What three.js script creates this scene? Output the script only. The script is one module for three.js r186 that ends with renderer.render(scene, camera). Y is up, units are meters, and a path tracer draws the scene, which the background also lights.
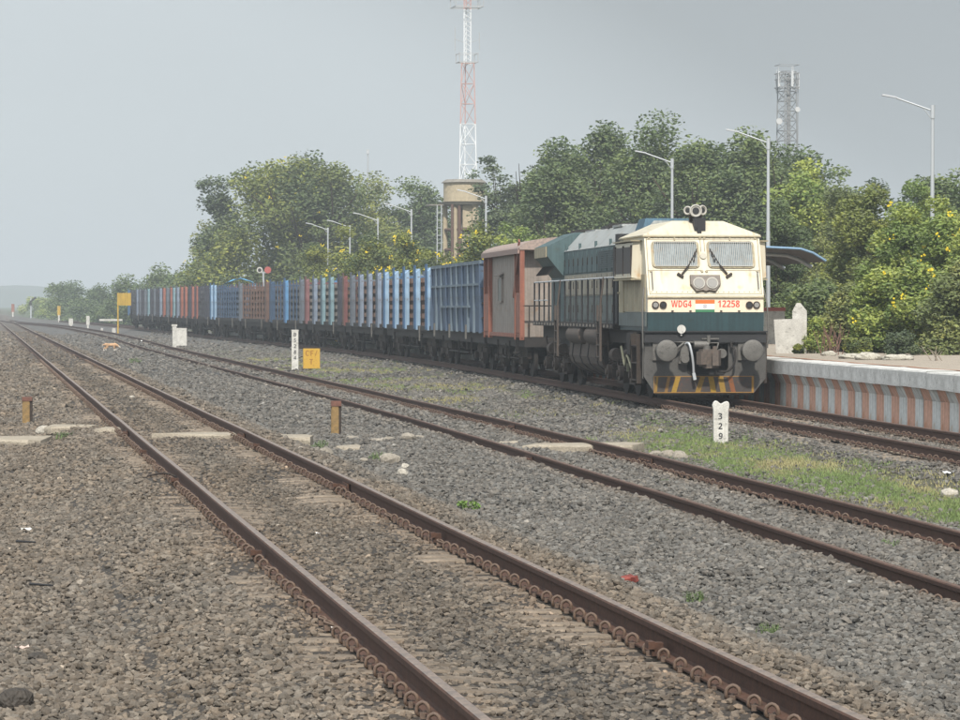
import * as THREE from 'three';
import { mergeGeometries } from 'three/addons/utils/BufferGeometryUtils.js';
import { ConvexGeometry } from 'three/addons/geometries/ConvexGeometry.js';
import { FontLoader } from 'three/addons/loaders/FontLoader.js';
import { TextGeometry } from 'three/addons/geometries/TextGeometry.js';
import { ImprovedNoise } from 'three/addons/math/ImprovedNoise.js';
import { MarchingCubes } from 'three/addons/objects/MarchingCubes.js';

/* ------------------------------------------------------------ camera, sky, sun, exposure */
const W = 1024, H = 768;
const EYE = 1.92, HOR = 308, F = 3000;             // eye height above the main rail, horizon row and focal length (960x720 pixels)
const scene = new THREE.Scene();
const camera = new THREE.PerspectiveCamera(2 * Math.atan(360 / F) * 180 / Math.PI, W / H, 0.5, 8000);
camera.position.set(0, EYE, 0);
camera.rotation.x = -Math.atan((360 - HOR) / F);
scene.add(camera);
const renderer = new THREE.WebGLRenderer({ antialias: true });
renderer.setSize(W, H);
renderer.toneMapping = THREE.LinearToneMapping;
renderer.toneMappingExposure = 1.14;
renderer.shadowMap.enabled = true;

const SUN = new THREE.Vector3(0.04, 1.0, 0.93).normalize();
const sun = new THREE.DirectionalLight(new THREE.Color(1.0, 0.94, 0.84), 4.1);
sun.position.copy(SUN).multiplyScalar(200).add(new THREE.Vector3(0, 0, -90));
sun.target.position.set(0, 0, -90);
sun.castShadow = true; sun.shadow.radius = 5;
Object.assign(sun.shadow.camera, { left: -130, right: 130, top: 130, bottom: -130, near: 1, far: 600 });
sun.shadow.mapSize.set(4096, 4096);
scene.add(sun, sun.target);

const sstep = (a, b, x) => { x = Math.min(1, Math.max(0, (x - a) / (b - a))); return x * x * (3 - 2 * x); };
const lerp = (a, b, t) => a + (b - a) * t;
{ // hazy sky: pale, a little greyer towards the right and up, brighter round the sun
  const w = 1024, h = 512, d = new Float32Array(w * h * 4), n = new ImprovedNoise();
  for (let j = 0; j < h; j++) for (let i = 0; i < w; i++) {
    const az = ((i + 0.5) / w - 0.5) * 2 * Math.PI, el = ((j + 0.5) / h - 0.5) * Math.PI;
    const x = Math.cos(el) * Math.cos(az), z = Math.cos(el) * Math.sin(az), y = Math.sin(el);
    const aDeg = Math.atan2(x, -z) * 180 / Math.PI, eDeg = el * 180 / Math.PI;
    const bank = sstep(3, 15.5, aDeg * 0.75 + eDeg * 1.3) * (1 - sstep(70, 150, Math.abs(aDeg)));
    let f = 0.895 * (1 - 0.55 * bank);
    f *= 1 + 0.06 * n.noise(x * 2.2, y * 3.5, z * 2.2) + 0.03 * n.noise(x * 9, y * 22, z * 9);
    const s = Math.max(0, x * SUN.x + y * SUN.y + z * SUN.z);
    f += 0.6 * Math.pow(s, 14) + 0.45 * Math.pow(s, 4) + 0.38 * sstep(8, 70, -aDeg) * (1 - sstep(120, 180, -aDeg));  // last term: sky left of the view raised to light the platform wall
    f *= 1 + 0.6 * sstep(19, 55, eDeg);                 // thin haze: brighter overhead than at the horizon
    if (el < 0) f *= 0.75;
    const k = (j * w + i) * 4, t = sstep(-2, 25, eDeg);
    d[k] = f * lerp(0.585, 0.575, t); d[k + 1] = f * lerp(0.640, 0.628, t); d[k + 2] = f * lerp(0.660, 0.68, t); d[k + 3] = 1;
  }
  const tex = new THREE.DataTexture(d, w, h, THREE.RGBAFormat, THREE.FloatType);
  tex.mapping = THREE.EquirectangularReflectionMapping; tex.magFilter = THREE.LinearFilter; tex.minFilter = THREE.LinearFilter;
  tex.needsUpdate = true;
  scene.background = tex; scene.environment = tex;
}
scene.fog = new THREE.FogExp2(new THREE.Color(0.80, 0.87, 0.93), 0.00065);

/* ------------------------------------------------------------ helpers */
let seed = 12345;
const rnd = () => { seed |= 0; seed = seed + 0x6D2B79F5 | 0; let t = Math.imul(seed ^ seed >>> 15, 1 | seed); t = t + Math.imul(t ^ t >>> 7, 61 | t) ^ t; return ((t ^ t >>> 14) >>> 0) / 4294967296; };
const rr = (a, b) => a + (b - a) * rnd();
const perlin = new ImprovedNoise();
const nz = (x, y, z = 0.37) => perlin.noise(x, y, z);
const V = (x, y, z) => new THREE.Vector3(x, y, z);
const lin = (r, g, b) => new THREE.Color().setRGB(r, g, b);
const srgb = (r, g, b) => new THREE.Color().setRGB(r / 255, g / 255, b / 255, THREE.SRGBColorSpace);
const at = (u, v, D) => V((u - 480) / F * D, EYE + (HOR - v) / F * D, -D);         // a pixel at a depth

const used = {};
const numbered = n => { if (used[n] === undefined) { used[n] = 0; return n; } used[n]++; return n + '_' + String(used[n]).padStart(3, '0'); };
function tag(o, label, category, group, kind) {
  if (label) o.userData.label = label;
  if (category) o.userData.category = category;
  if (group) o.userData.group = group;
  if (kind) o.userData.kind = kind;
  return o;
}
function thing(name, pos, turn, label, category, group) {
  const o = new THREE.Group(); o.name = numbered(name); scene.add(o);
  o.position.copy(pos); o.rotation.y = turn || 0;
  return tag(o, label, category, group);
}
// box-projected uv in metres
function boxUV(g) {
  g.computeBoundingBox();
  const p = g.attributes.position, n = g.attributes.normal, uv = new Float32Array(p.count * 2);
  for (let i = 0; i < p.count; i++) {
    const ax = Math.abs(n.getX(i)), ay = Math.abs(n.getY(i)), az = Math.abs(n.getZ(i));
    let a, b;
    if (ay >= ax && ay >= az) { a = p.getX(i); b = p.getZ(i); } else if (ax >= az) { a = p.getZ(i); b = p.getY(i); } else { a = p.getX(i); b = p.getY(i); }
    uv[2 * i] = a; uv[2 * i + 1] = b;
  }
  g.setAttribute('uv', new THREE.BufferAttribute(uv, 2));
  return g;
}
function merge(list, keepUV) {
  const out = list.map(g => {
    let q = g.index ? g.toNonIndexed() : g;
    for (const k of Object.keys(q.attributes)) if (!['position', 'normal', 'uv', 'color'].includes(k)) q.deleteAttribute(k);
    if (!q.attributes.normal) q.computeVertexNormals();
    if (!keepUV) boxUV(q);
    return q;
  });
  return out.length === 1 ? out[0] : mergeGeometries(out);
}
function part(parent, name, geoms, mat, label) {
  const g = Array.isArray(geoms) ? merge(geoms) : geoms;
  const m = new THREE.Mesh(g, mat); m.name = name; m.castShadow = m.receiveShadow = true;
  parent.add(m);
  if (label) m.userData.label = label;
  return m;
}
function single(name, geoms, mat, pos, turn, label, category, group, kind) {
  const g = Array.isArray(geoms) ? merge(geoms) : geoms;
  const m = new THREE.Mesh(g, mat); m.name = numbered(name); m.castShadow = m.receiveShadow = true;
  if (pos) m.position.copy(pos); m.rotation.y = turn || 0; scene.add(m);
  return tag(m, label, category, group, kind);
}
const box = (w, h, d, x = 0, y = 0, z = 0, rx = 0, ry = 0, rz = 0) => {
  const g = new THREE.BoxGeometry(w, h, d);
  if (rx) g.rotateX(rx); if (ry) g.rotateY(ry); if (rz) g.rotateZ(rz);
  return g.translate(x, y, z);
};
const cyl = (r1, r2, h, x, y, z, axis = 'y', seg = 16) => {   // r1 at the + end
  const g = new THREE.CylinderGeometry(r1, r2, h, seg);
  if (axis === 'x') g.rotateZ(-Math.PI / 2); if (axis === 'z') g.rotateX(Math.PI / 2);
  return g.translate(x, y, z);
};
const rod = (a, b, r, seg = 6, r2 = r) => {
  const d = b.clone().sub(a), g = new THREE.CylinderGeometry(r2, r, d.length(), seg);
  g.applyQuaternion(new THREE.Quaternion().setFromUnitVectors(V(0, 1, 0), d.clone().normalize()));
  return g.translate((a.x + b.x) / 2, (a.y + b.y) / 2, (a.z + b.z) / 2);
};
const tube = (pts, r, n = 16, seg = 6) => new THREE.TubeGeometry(new THREE.CatmullRomCurve3(pts), n, r, seg, false);
const hull = pts => new ConvexGeometry(pts.map(p => V(...p)));
function flatQuad(w, h) { return new THREE.PlaneGeometry(w, h); }

/* ------------------------------------------------------------ textures */
function dataTex(size, fn, srgbSpace, repeat = 1) {
  const d = new Uint8Array(size * size * 4);
  for (let j = 0; j < size; j++) for (let i = 0; i < size; i++) {
    const c = fn(i / size, j / size), k = (j * size + i) * 4;
    d[k] = Math.max(0, Math.min(255, c[0])); d[k + 1] = Math.max(0, Math.min(255, c[1])); d[k + 2] = Math.max(0, Math.min(255, c[2])); d[k + 3] = 255;
  }
  const t = new THREE.DataTexture(d, size, size, THREE.RGBAFormat, THREE.UnsignedByteType);
  t.wrapS = t.wrapT = THREE.RepeatWrapping; t.magFilter = THREE.LinearFilter; t.minFilter = THREE.LinearMipmapLinearFilter; t.generateMipmaps = true;
  if (srgbSpace) t.colorSpace = THREE.SRGBColorSpace;
  t.repeat.set(repeat, repeat); t.needsUpdate = true;
  return t;
}
// tileable noise
function tnoise(u, v, f, z) {
  const a = nz(u * f, v * f, z), b = nz((u - 1) * f, v * f, z), c = nz(u * f, (v - 1) * f, z), d = nz((u - 1) * f, (v - 1) * f, z);
  return a * (1 - u) * (1 - v) + b * u * (1 - v) + c * (1 - u) * v + d * u * v;
}
const fb = (u, v, f, z) => tnoise(u, v, f, z) * 0.55 + tnoise(u, v, f * 2, z + 3) * 0.3 + tnoise(u, v, f * 4, z + 7) * 0.2;
// weathered paint: vertical streaks, dirt blotches (multiplies the paint's colour)
const grimeTex = dataTex(256, (u, v) => {
  const s = tnoise(u, v * 0.06, 40, 1.5) * 0.6 + tnoise(u, v, 6, 4.2) * 0.5 + tnoise(u, v, 30, 9) * 0.35;
  const k = 214 + 60 * s, r = Math.max(0, fb(u, v, 8, 21) - 0.12) * 160;
  return [k, k - r * 0.5, k - 4 - r * 0.9];
}, true, 0.45);
const rustTex = dataTex(256, (u, v) => { const s = fb(u, v, 10, 2), q = tnoise(u, v, 60, 5); const k = 200 + 80 * s + 40 * q; return [k + 6, k - 14 * (0.5 + s), k - 28 * (0.5 + s)]; }, true, 1.2);
const concTex = dataTex(256, (u, v) => { const s = fb(u, v, 5, 8), q = tnoise(u, v, 50, 3), p = Math.max(0, tnoise(u, v, 14, 33) - 0.25) * 160; const k = 214 + 55 * s + 34 * q - p; return [k, k - 3, k - 9]; }, true, 0.8);
const concBump = dataTex(256, (u, v) => { const k = 128 + 90 * fb(u, v, 12, 15) + 70 * tnoise(u, v, 70, 6); return [k, k, k]; }, false, 0.8);
const gritTex = dataTex(512, (u, v) => { const s = fb(u, v, 60, 8), q = tnoise(u, v, 120, 13), m = fb(u, v, 7, 44); const k = 205 + 110 * s + 60 * q + 34 * m; return [k, k, k]; }, true, 0.42);
const gritBump = dataTex(512, (u, v) => { const k = 128 + 190 * fb(u, v, 60, 8); return [k, k, k]; }, false, 0.42);
const barkTex = dataTex(128, (u, v) => { const s = tnoise(u, v * 0.3, 30, 2) + 0.5 * fb(u, v, 8, 6); const k = 200 + 80 * s; return [k, k - 8, k - 18]; }, true, 1);

const softTex = dataTex(256, (u, v) => { const s = tnoise(u, v * 0.1, 30, 1.5) * 0.5 + fb(u, v, 5, 4.2) * 0.6; const k = 232 + 26 * s, r = Math.max(0, fb(u, v, 9, 21) - 0.14) * 210, q = Math.max(0, tnoise(u, v * 0.12, 26, 51) - 0.25) * 150; return [k - q * 0.5, k - r * 0.4 - q * 0.75, k - 3 - r * 0.8 - q]; }, true, 0.4);
const wagonTex = dataTex(256, (u, v) => { const s = tnoise(u, v * 0.08, 36, 1.9) * 0.5 + tnoise(u, v, 7, 14.2) * 0.6; const k = 212 + 66 * s, r = sstep(0.16, 0.42, fb(u, v, 9, 71) + 0.12 * tnoise(u, v * 0.1, 30, 3)); return [lerp(k, 150, r), lerp(k, 100, r), lerp(k - 3, 78, r)]; }, true, 0.38);
const wpaint = (c, o = {}) => mat(c, { map: wagonTex, roughness: 0.75, ...o });
const mat = (c, o = {}) => new THREE.MeshStandardMaterial({ color: c, roughness: 0.8, metalness: 0, ...o });
const paint = (c, o = {}) => mat(c, { map: grimeTex, roughness: 0.62, ...o });
const M = {
  railSide: mat(lin(0.115, 0.064, 0.044), { map: rustTex, roughness: 0.85 }),
  railTop: mat(lin(0.46, 0.41, 0.365), { map: rustTex, roughness: 0.36, metalness: 0.35 }),
  railTopRusty: mat(lin(0.22, 0.15, 0.115), { map: rustTex, roughness: 0.5, metalness: 0.2 }),
  clip: mat(lin(0.235, 0.185, 0.15), { map: rustTex, roughness: 0.8 }),
  sleeper: [0, 1, 2].map(i => mat(lin(0.25 + 0.03 * i, 0.205 + 0.025 * i, 0.165 + 0.02 * i), { map: concTex, bumpMap: concBump, bumpScale: 0.006, roughness: 0.95 })),
  slab: mat(lin(0.47, 0.42, 0.35), { map: concTex, bumpMap: concBump, bumpScale: 0.02, roughness: 0.95 }),
  whitewash: mat(lin(0.72, 0.72, 0.71), { map: concTex, roughness: 0.9 }),
  coping: mat(lin(0.80, 0.81, 0.82), { map: concTex, bumpMap: concBump, bumpScale: 0.01, roughness: 0.92 }),
  cream: mat(lin(0.70, 0.64, 0.515), { map: softTex, roughness: 0.5 }),
  creamDirty: paint(lin(0.48, 0.41, 0.28)),
  teal: paint(lin(0.022, 0.060, 0.072), { roughness: 0.5 }),
  hoodTeal: paint(lin(0.085, 0.145, 0.160)),
  hoodGrey: paint(lin(0.15, 0.18, 0.18)),
  hoodCream: paint(lin(0.44, 0.40, 0.33)),
  roofGrey: paint(lin(0.44, 0.46, 0.47)),
  roofBlue: paint(lin(0.045, 0.13, 0.21)),
  under: mat(lin(0.032, 0.03, 0.029), { map: rustTex, roughness: 0.85 }),
  underBrown: mat(lin(0.062, 0.052, 0.044), { map: rustTex, roughness: 0.9 }),
  tank: mat(lin(0.125, 0.112, 0.10), { map: rustTex, roughness: 0.85 }),
  pilot: mat(lin(0.11, 0.108, 0.108), { map: concTex, roughness: 0.7 }),
  bufferGrey: mat(lin(0.19, 0.185, 0.18), { map: concTex, roughness: 0.6, metalness: 0.2 }),
  black: mat(lin(0.02, 0.02, 0.022), { roughness: 0.7 }),
  glass: new THREE.MeshPhysicalMaterial({ map: grimeTex, color: lin(0.34, 0.40, 0.45), roughness: 0.75, metalness: 0.0, clearcoat: 0.0, specularIntensity: 0.35 }),
  lens: new THREE.MeshPhysicalMaterial({ color: lin(0.26, 0.25, 0.235), roughness: 0.6, metalness: 0.0, specularIntensity: 0.5 }),
  chrome: mat(lin(0.42, 0.40, 0.36), { roughness: 0.6, metalness: 0.1 }),
  steel: mat(lin(0.46, 0.48, 0.5), { roughness: 0.5, metalness: 0.3 }),
  white: mat(lin(0.78, 0.78, 0.77), { map: concTex, roughness: 0.8 }),
  yellow: paint(lin(0.60, 0.38, 0.03), { roughness: 0.6 }),
  oldYellow: paint(lin(0.38, 0.28, 0.115), { map: rustTex }),
  redTop: paint(lin(0.24, 0.12, 0.09), { map: rustTex }),
  orange: paint(lin(0.36, 0.13, 0.085), { map: grimeTex }),
  vanGrey: paint(lin(0.37, 0.315, 0.285)),
  bark: mat(lin(0.10, 0.075, 0.055), { map: barkTex, roughness: 0.95 }),
  stone: mat(lin(0.41, 0.375, 0.33), { map: concTex, roughness: 0.95 }),
};

/* ------------------------------------------------------------ the three tracks: centre line X(D) and rail level Y(D) */
function spline(pts) {                                  // monotone-ish cubic through (D, value)
  const n = pts.length, m = [];
  for (let i = 0; i < n; i++) {
    const a = pts[Math.max(0, i - 1)], b = pts[Math.min(n - 1, i + 1)];
    m.push((b[1] - a[1]) / (b[0] - a[0]));
  }
  return D => {
    if (D <= pts[0][0]) return pts[0][1] + m[0] * (D - pts[0][0]);
    if (D >= pts[n - 1][0]) return pts[n - 1][1] + m[n - 1] * (D - pts[n - 1][0]);
    let i = 0; while (D > pts[i + 1][0]) i++;
    const h = pts[i + 1][0] - pts[i][0], t = (D - pts[i][0]) / h, t2 = t * t, t3 = t2 * t;
    return (2 * t3 - 3 * t2 + 1) * pts[i][1] + (t3 - 2 * t2 + t) * h * m[i] + (-2 * t3 + 3 * t2) * pts[i + 1][1] + (t3 - t2) * h * m[i + 1];
  };
}
const GAUGE = 1.745;                                   // between rail centres
const tA = { x: D => 3.22 - 0.1655 * D, y: () => 0 };
const tB = {
  x: spline([[10, 6.8], [30.8, 4.02], [38.5, 2.95], [47.9, 1.62], [62.2, -0.5], [103, -7.05], [143, -13.6], [185, -20.5], [225, -26.8], [262, -33.2], [325, -45.0], [400, -61], [460, -72.6]]),
  y: spline([[10, -0.37], [150, -0.36], [260, -0.18], [340, -0.03], [400, 0]]),
};
const tC = {
  x: spline([[20, 10.65], [45, 7.9], [70, 5.15], [90, 2.95], [107, 0.9], [123, -1.2], [138, -3.5], [154, -6.0], [174, -9.6], [200, -14.6], [225, -19.4], [260, -26.1], [300, -33.8], [350, -43.6], [420, -58]]),
  y: spline([[20, -0.2], [180, -0.2], [320, 0]]),
};
const slope = (t, D) => (t.x(D + 0.5) - t.x(D - 0.5));
const yaw = (t, D) => Math.atan(-slope(t, D));            // heading of local +z (towards the camera)
function on(t, D, lat = 0, up = 0) {                    // a point beside a track at depth D
  const s = slope(t, D), c = 1 / Math.hypot(1, s);
  return V(t.x(D) + lat * c, t.y(D) + up, -(D - (-s) * -lat * c * 1));
}
function step(t, D, dist) { return D + dist / Math.hypot(1, slope(t, D)); }

/* ------------------------------------------------------------ the ground */
const PLAT0 = 44, PLAT1 = 240, PLATTOP = 0.73;         // platform from D to D, level
function ground(x, D) {
  const a = x - tA.x(D), b = x - tB.x(D), c = x - tC.x(D);
  const bed = (d, y, half, drop) => y - 0.205 - drop * sstep(half, half + 1.5, Math.abs(d));
  let base = -0.62 + 0.05 * nz(x * 0.3, D * 0.12);
  if (a < -2.2) base -= 0.1 * sstep(-2.2, -5, a) * 0;
  let y = Math.max(base, bed(a, 0, 1.55, 0.62), bed(b, tB.y(D), 1.5, 0.5), bed(c, tC.y(D) - 0.03, 1.35, 0.5));
  const between = a > 0 && b < 0 ? 1 : 0;
  if (between) y = Math.max(y, -0.50);
  if (a < -1.5) y = Math.max(y, -0.42);
  y += 0.028 * nz(x * 1.3, D * 0.6, 4.4) + 0.03 * nz(x * 0.4, D * 0.2, 8.1);
  y += 0.05 * sstep(0.3, 0.8, nz(x * 0.5, D * 0.11, 17)) ;
  if (c > 6) y += sstep(6, 14, c) * 0.5;
  if (D > 350) y += 0.25 * sstep(350, 700, D);
  return y;
}
const strip = (x, D) => { // how grassy the strip between the loop lines is, 0..1
  const b = x - tB.x(D), c = x - tC.x(D);
  if (b < 1.4 || c > -1.2) return 0;
  const m = sstep(1.5, 2.5, b) * (1 - sstep(-2.3, -1.3, c));
  const near = 1 - sstep(54, 66, D - 4 * (c + 3)), far = sstep(66, 82, D) * (1 - sstep(150, 220, D));
  const patch = 0.55 + 0.9 * nz(x * 0.7, D * 0.12, 61) ;
  return m * Math.max(near * sstep(-0.45, 0.15, patch), far * sstep(0.3, 0.72, patch) * 0.8);
};
const groundTone = (x, D) => {
  const a = x - tA.x(D), b = x - tB.x(D), c = x - tC.x(D);
  // dusty brown beside the main line, cooler grey stone round the loop
  const brown = Math.max((1 - sstep(1.3, 2.5, a + 0.3 * nz(x * 0.9, D * 0.4, 12))), 0) * (0.8 + 0.4 * nz(x * 0.8, D * 0.25, 3));
  const rusty = Math.exp(-Math.pow((Math.abs(a) - 0.87) / 0.3, 2)) + 0.6 * Math.exp(-Math.pow((Math.abs(b) - 0.87) / 0.25, 2)) + 0.6 * Math.exp(-Math.pow((Math.abs(c) - 0.87) / 0.3, 2));
  const darkMid = Math.exp(-Math.pow(a / 0.4, 2)) * 0.2;
  const v = 0.164 * (1 + 0.16 * nz(x * 0.9, D * 0.3, 71)) * (1 - darkMid);
  let r = v, g = v * 0.955, bl = v * 0.905;
  r = lerp(r, v * 1.18, brown); g = lerp(g, v * 0.985, brown); bl = lerp(bl, v * 0.80, brown);
  const q = Math.min(1, rusty * 0.75);
  r = lerp(r, 0.20, q); g = lerp(g, 0.15, q); bl = lerp(bl, 0.115, q);
  return [r, g, bl];
};
{
  const Ds = []; for (let D = -30; D < 4; D += 3) Ds.push(D);
  for (let D = 4, s = 0.28; D < 2650;) { Ds.push(D); s = D < 60 ? 0.28 : D < 130 ? 0.55 : s * 1.06; D += s; }
  const Ts = []; for (let t = -4; t <= 24; t += 0.2) Ts.push(t);
  for (let t = 24.5, s = 0.6; t < 1300; s *= 1.22) { Ts.push(t); t += s; } Ts.push(1300);
  for (let t = -4.3, s = 0.4; t > -700; s *= 1.25) { Ts.unshift(t); t -= s; } Ts.unshift(-700);
  const nD = Ds.length, nT = Ts.length, P = new Float32Array(nD * nT * 3), C = new Float32Array(nD * nT * 3), U = new Float32Array(nD * nT * 2), I = [];
  for (let i = 0; i < nD; i++) for (let j = 0; j < nT; j++) {
    const D = Ds[i], x = tA.x(D) + Ts[j], k = i * nT + j;
    P.set([x, ground(x, D), -D], k * 3); U.set([x, D], k * 2);
    let c = groundTone(x, D).map(v => v * lerp(0.40, 1, sstep(60, 200, D)));  // near sheet darkened in colour as the shade between the stones
    const gset = (w, g) => { c = c.map((v, n) => lerp(v, g[n], w)); };
    gset(strip(x, D) * 0.8, [0.21, 0.21, 0.10]);
    const c2 = x - tC.x(D);
    gset(sstep(5, 11, c2), [0.13, 0.13, 0.07]);
    gset(sstep(420, 620, D) * sstep(3, 8, Math.abs(x - tA.x(D))), [0.10, 0.14, 0.05]);
    gset(sstep(-3.2, -6, Ts[j]) * 0.8, [0.12, 0.13, 0.06]);
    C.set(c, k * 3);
    if (i < nD - 1 && j < nT - 1) { const q = k, r = k + 1, s = k + nT, t = s + 1; I.push(q, r, s, r, t, s); }
  }
  const g = new THREE.BufferGeometry();
  g.setAttribute('position', new THREE.BufferAttribute(P, 3)); g.setAttribute('color', new THREE.BufferAttribute(C, 3)); g.setAttribute('uv', new THREE.BufferAttribute(U, 2));
  g.setIndex(I); g.computeVertexNormals();
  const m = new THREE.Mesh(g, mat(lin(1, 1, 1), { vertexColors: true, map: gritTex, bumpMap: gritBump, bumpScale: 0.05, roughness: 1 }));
  m.name = 'ground'; m.receiveShadow = true; m.userData.kind = 'structure'; scene.add(m);
}
{ // low hill on the far left horizon
  const pts = [], I = [], C = [];
  const n = 80;
  for (let i = 0; i <= n; i++) {
    const x = lerp(-900, 60, i / n), e = sstep(-900, -640, x) * (1 - sstep(-330, -130, x));
    const h = 3 + 17 * e * (1 + 0.12 * nz(x * 0.012, 1.2)) + 1.5 * nz(x * 0.05, 3) ;
    for (const [k, z] of [[0, -2050], [0.75, -2120], [1, -2250], [0.6, -2420], [0, -2600]]) pts.push(x, -2 + h * k, z);
  }
  for (let i = 0; i < n; i++) for (let j = 0; j < 4; j++) { const a = i * 5 + j, b = a + 5; I.push(a, b, a + 1, b, b + 1, a + 1); }
  const g = new THREE.BufferGeometry(); g.setAttribute('position', new THREE.Float32BufferAttribute(pts, 3)); g.setIndex(I); g.computeVertexNormals();
  const m = new THREE.Mesh(g, mat(lin(0.06, 0.085, 0.05), { roughness: 1 })); m.name = 'hill'; m.userData.kind = 'structure'; scene.add(m);
}

/* ------------------------------------------------------------ railway tracks */
// rail profile, top at 0
const RAILP = [[-0.075, -0.172], [-0.075, -0.160], [-0.02, -0.145], [-0.0085, -0.13], [-0.0085, -0.055], [-0.034, -0.042], [-0.036, -0.010], [-0.028, -0.001], [0.028, -0.001], [0.036, -0.010], [0.034, -0.042], [0.0085, -0.055], [0.0085, -0.13], [0.02, -0.145], [0.075, -0.160], [0.075, -0.172]];
function sweep(t, lat, D0, D1, prof, dy = 0, wob = 0) {
  const rows = []; for (let D = D0; D < D1; D += D < 140 ? 1.2 : 4) rows.push(D); rows.push(D1);
  const P = [], U = [], I = [], n = prof.length;
  let run = 0;
  rows.forEach((D, i) => {
    const s = slope(t, D), c = 1 / Math.hypot(1, s), w = wob * nz(D * 0.13, lat, 6);
    if (i) run += (D - rows[i - 1]) / c;
    for (let j = 0; j < n - 1; j++) for (const q of [prof[j], prof[j + 1]]) {
      const l = lat + q[0] + w; P.push(t.x(D) + l * c, t.y(D) + q[1] + dy + wob * 0.8 * nz(D * 0.1, lat + 9, 2), -(D + s * -l * c)); U.push(run, q[1] + q[0]);
    }
    if (i) for (let j = 0; j < n - 1; j++) { const a = (i - 1) * 2 * (n - 1) + 2 * j, b = a + 2 * (n - 1); I.push(a, a + 1, b, a + 1, b + 1, b); }
  });
  const g = new THREE.BufferGeometry(); g.setAttribute('position', new THREE.Float32BufferAttribute(P, 3)); g.setAttribute('uv', new THREE.Float32BufferAttribute(U, 2)); g.setIndex(I); g.computeVertexNormals();
  return g;
}
// spring clip: a loop of round bar standing on the rail foot
const clipGeo = (() => {
  const pts = [V(0.0, 0.0, -0.055), V(0.03, 0.012, -0.055), V(0.075, 0.03, -0.045), V(0.10, 0.038, 0), V(0.075, 0.045, 0.045), V(0.03, 0.03, 0.05), V(0.012, 0.01, 0.02), V(0.03, -0.005, -0.01)];
  const a = new THREE.TubeGeometry(new THREE.CatmullRomCurve3(pts), 14, 0.013, 5, false);
  const shoulder = box(0.06, 0.05, 0.07, 0.075, -0.015, -0.005);
  return merge([a, shoulder]);
})();
const clipArch = (() => { // seen along the rail: an upright arch
  const pts = [V(0.015, -0.01, -0.02), V(0.02, 0.045, -0.035), V(0.055, 0.075, -0.02), V(0.095, 0.05, 0.0), V(0.10, -0.01, 0.015), V(0.07, -0.025, 0.04), V(0.03, 0.0, 0.05)];
  const a = new THREE.TubeGeometry(new THREE.CatmullRomCurve3(pts), 14, 0.0155, 5, false);
  return merge([a, box(0.05, 0.045, 0.05, 0.055, -0.025, 0.02)]);
})();
const sleeperGeo = [0, 1, 2].map(k => { // pre-cast concrete, waisted
  const xs = [-1.375, -0.55, 0, 0.55, 1.375], hw = [0.105, 0.10, 0.085, 0.10, 0.105], tp = [0, 0, -0.035, 0, 0];
  const P = [], I = [];
  xs.forEach((x, i) => { const t = tp[i] + 0.004 * k * (i % 2); P.push(x, -0.2, -hw[i] - 0.03, x, t - 0.012, -hw[i], x, t, -hw[i] + 0.015, x, t, hw[i] - 0.015, x, t - 0.012, hw[i], x, -0.2, hw[i] + 0.03); });
  for (let i = 0; i < 4; i++) for (let j = 0; j < 5; j++) { const a = i * 6 + j, b = a + 6; I.push(a, a + 1, b, a + 1, b + 1, b); }
  for (const e of [0, 24]) for (let j = 1; j < 5; j++) e ? I.push(e, e + j, e + j + 1) : I.push(e, e + j + 1, e + j);
  let g = new THREE.BufferGeometry(); g.setAttribute('position', new THREE.Float32BufferAttribute(P, 3)); g.setIndex(I);
  g = g.toNonIndexed(); g.computeVertexNormals(); return boxUV(g);
});
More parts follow.
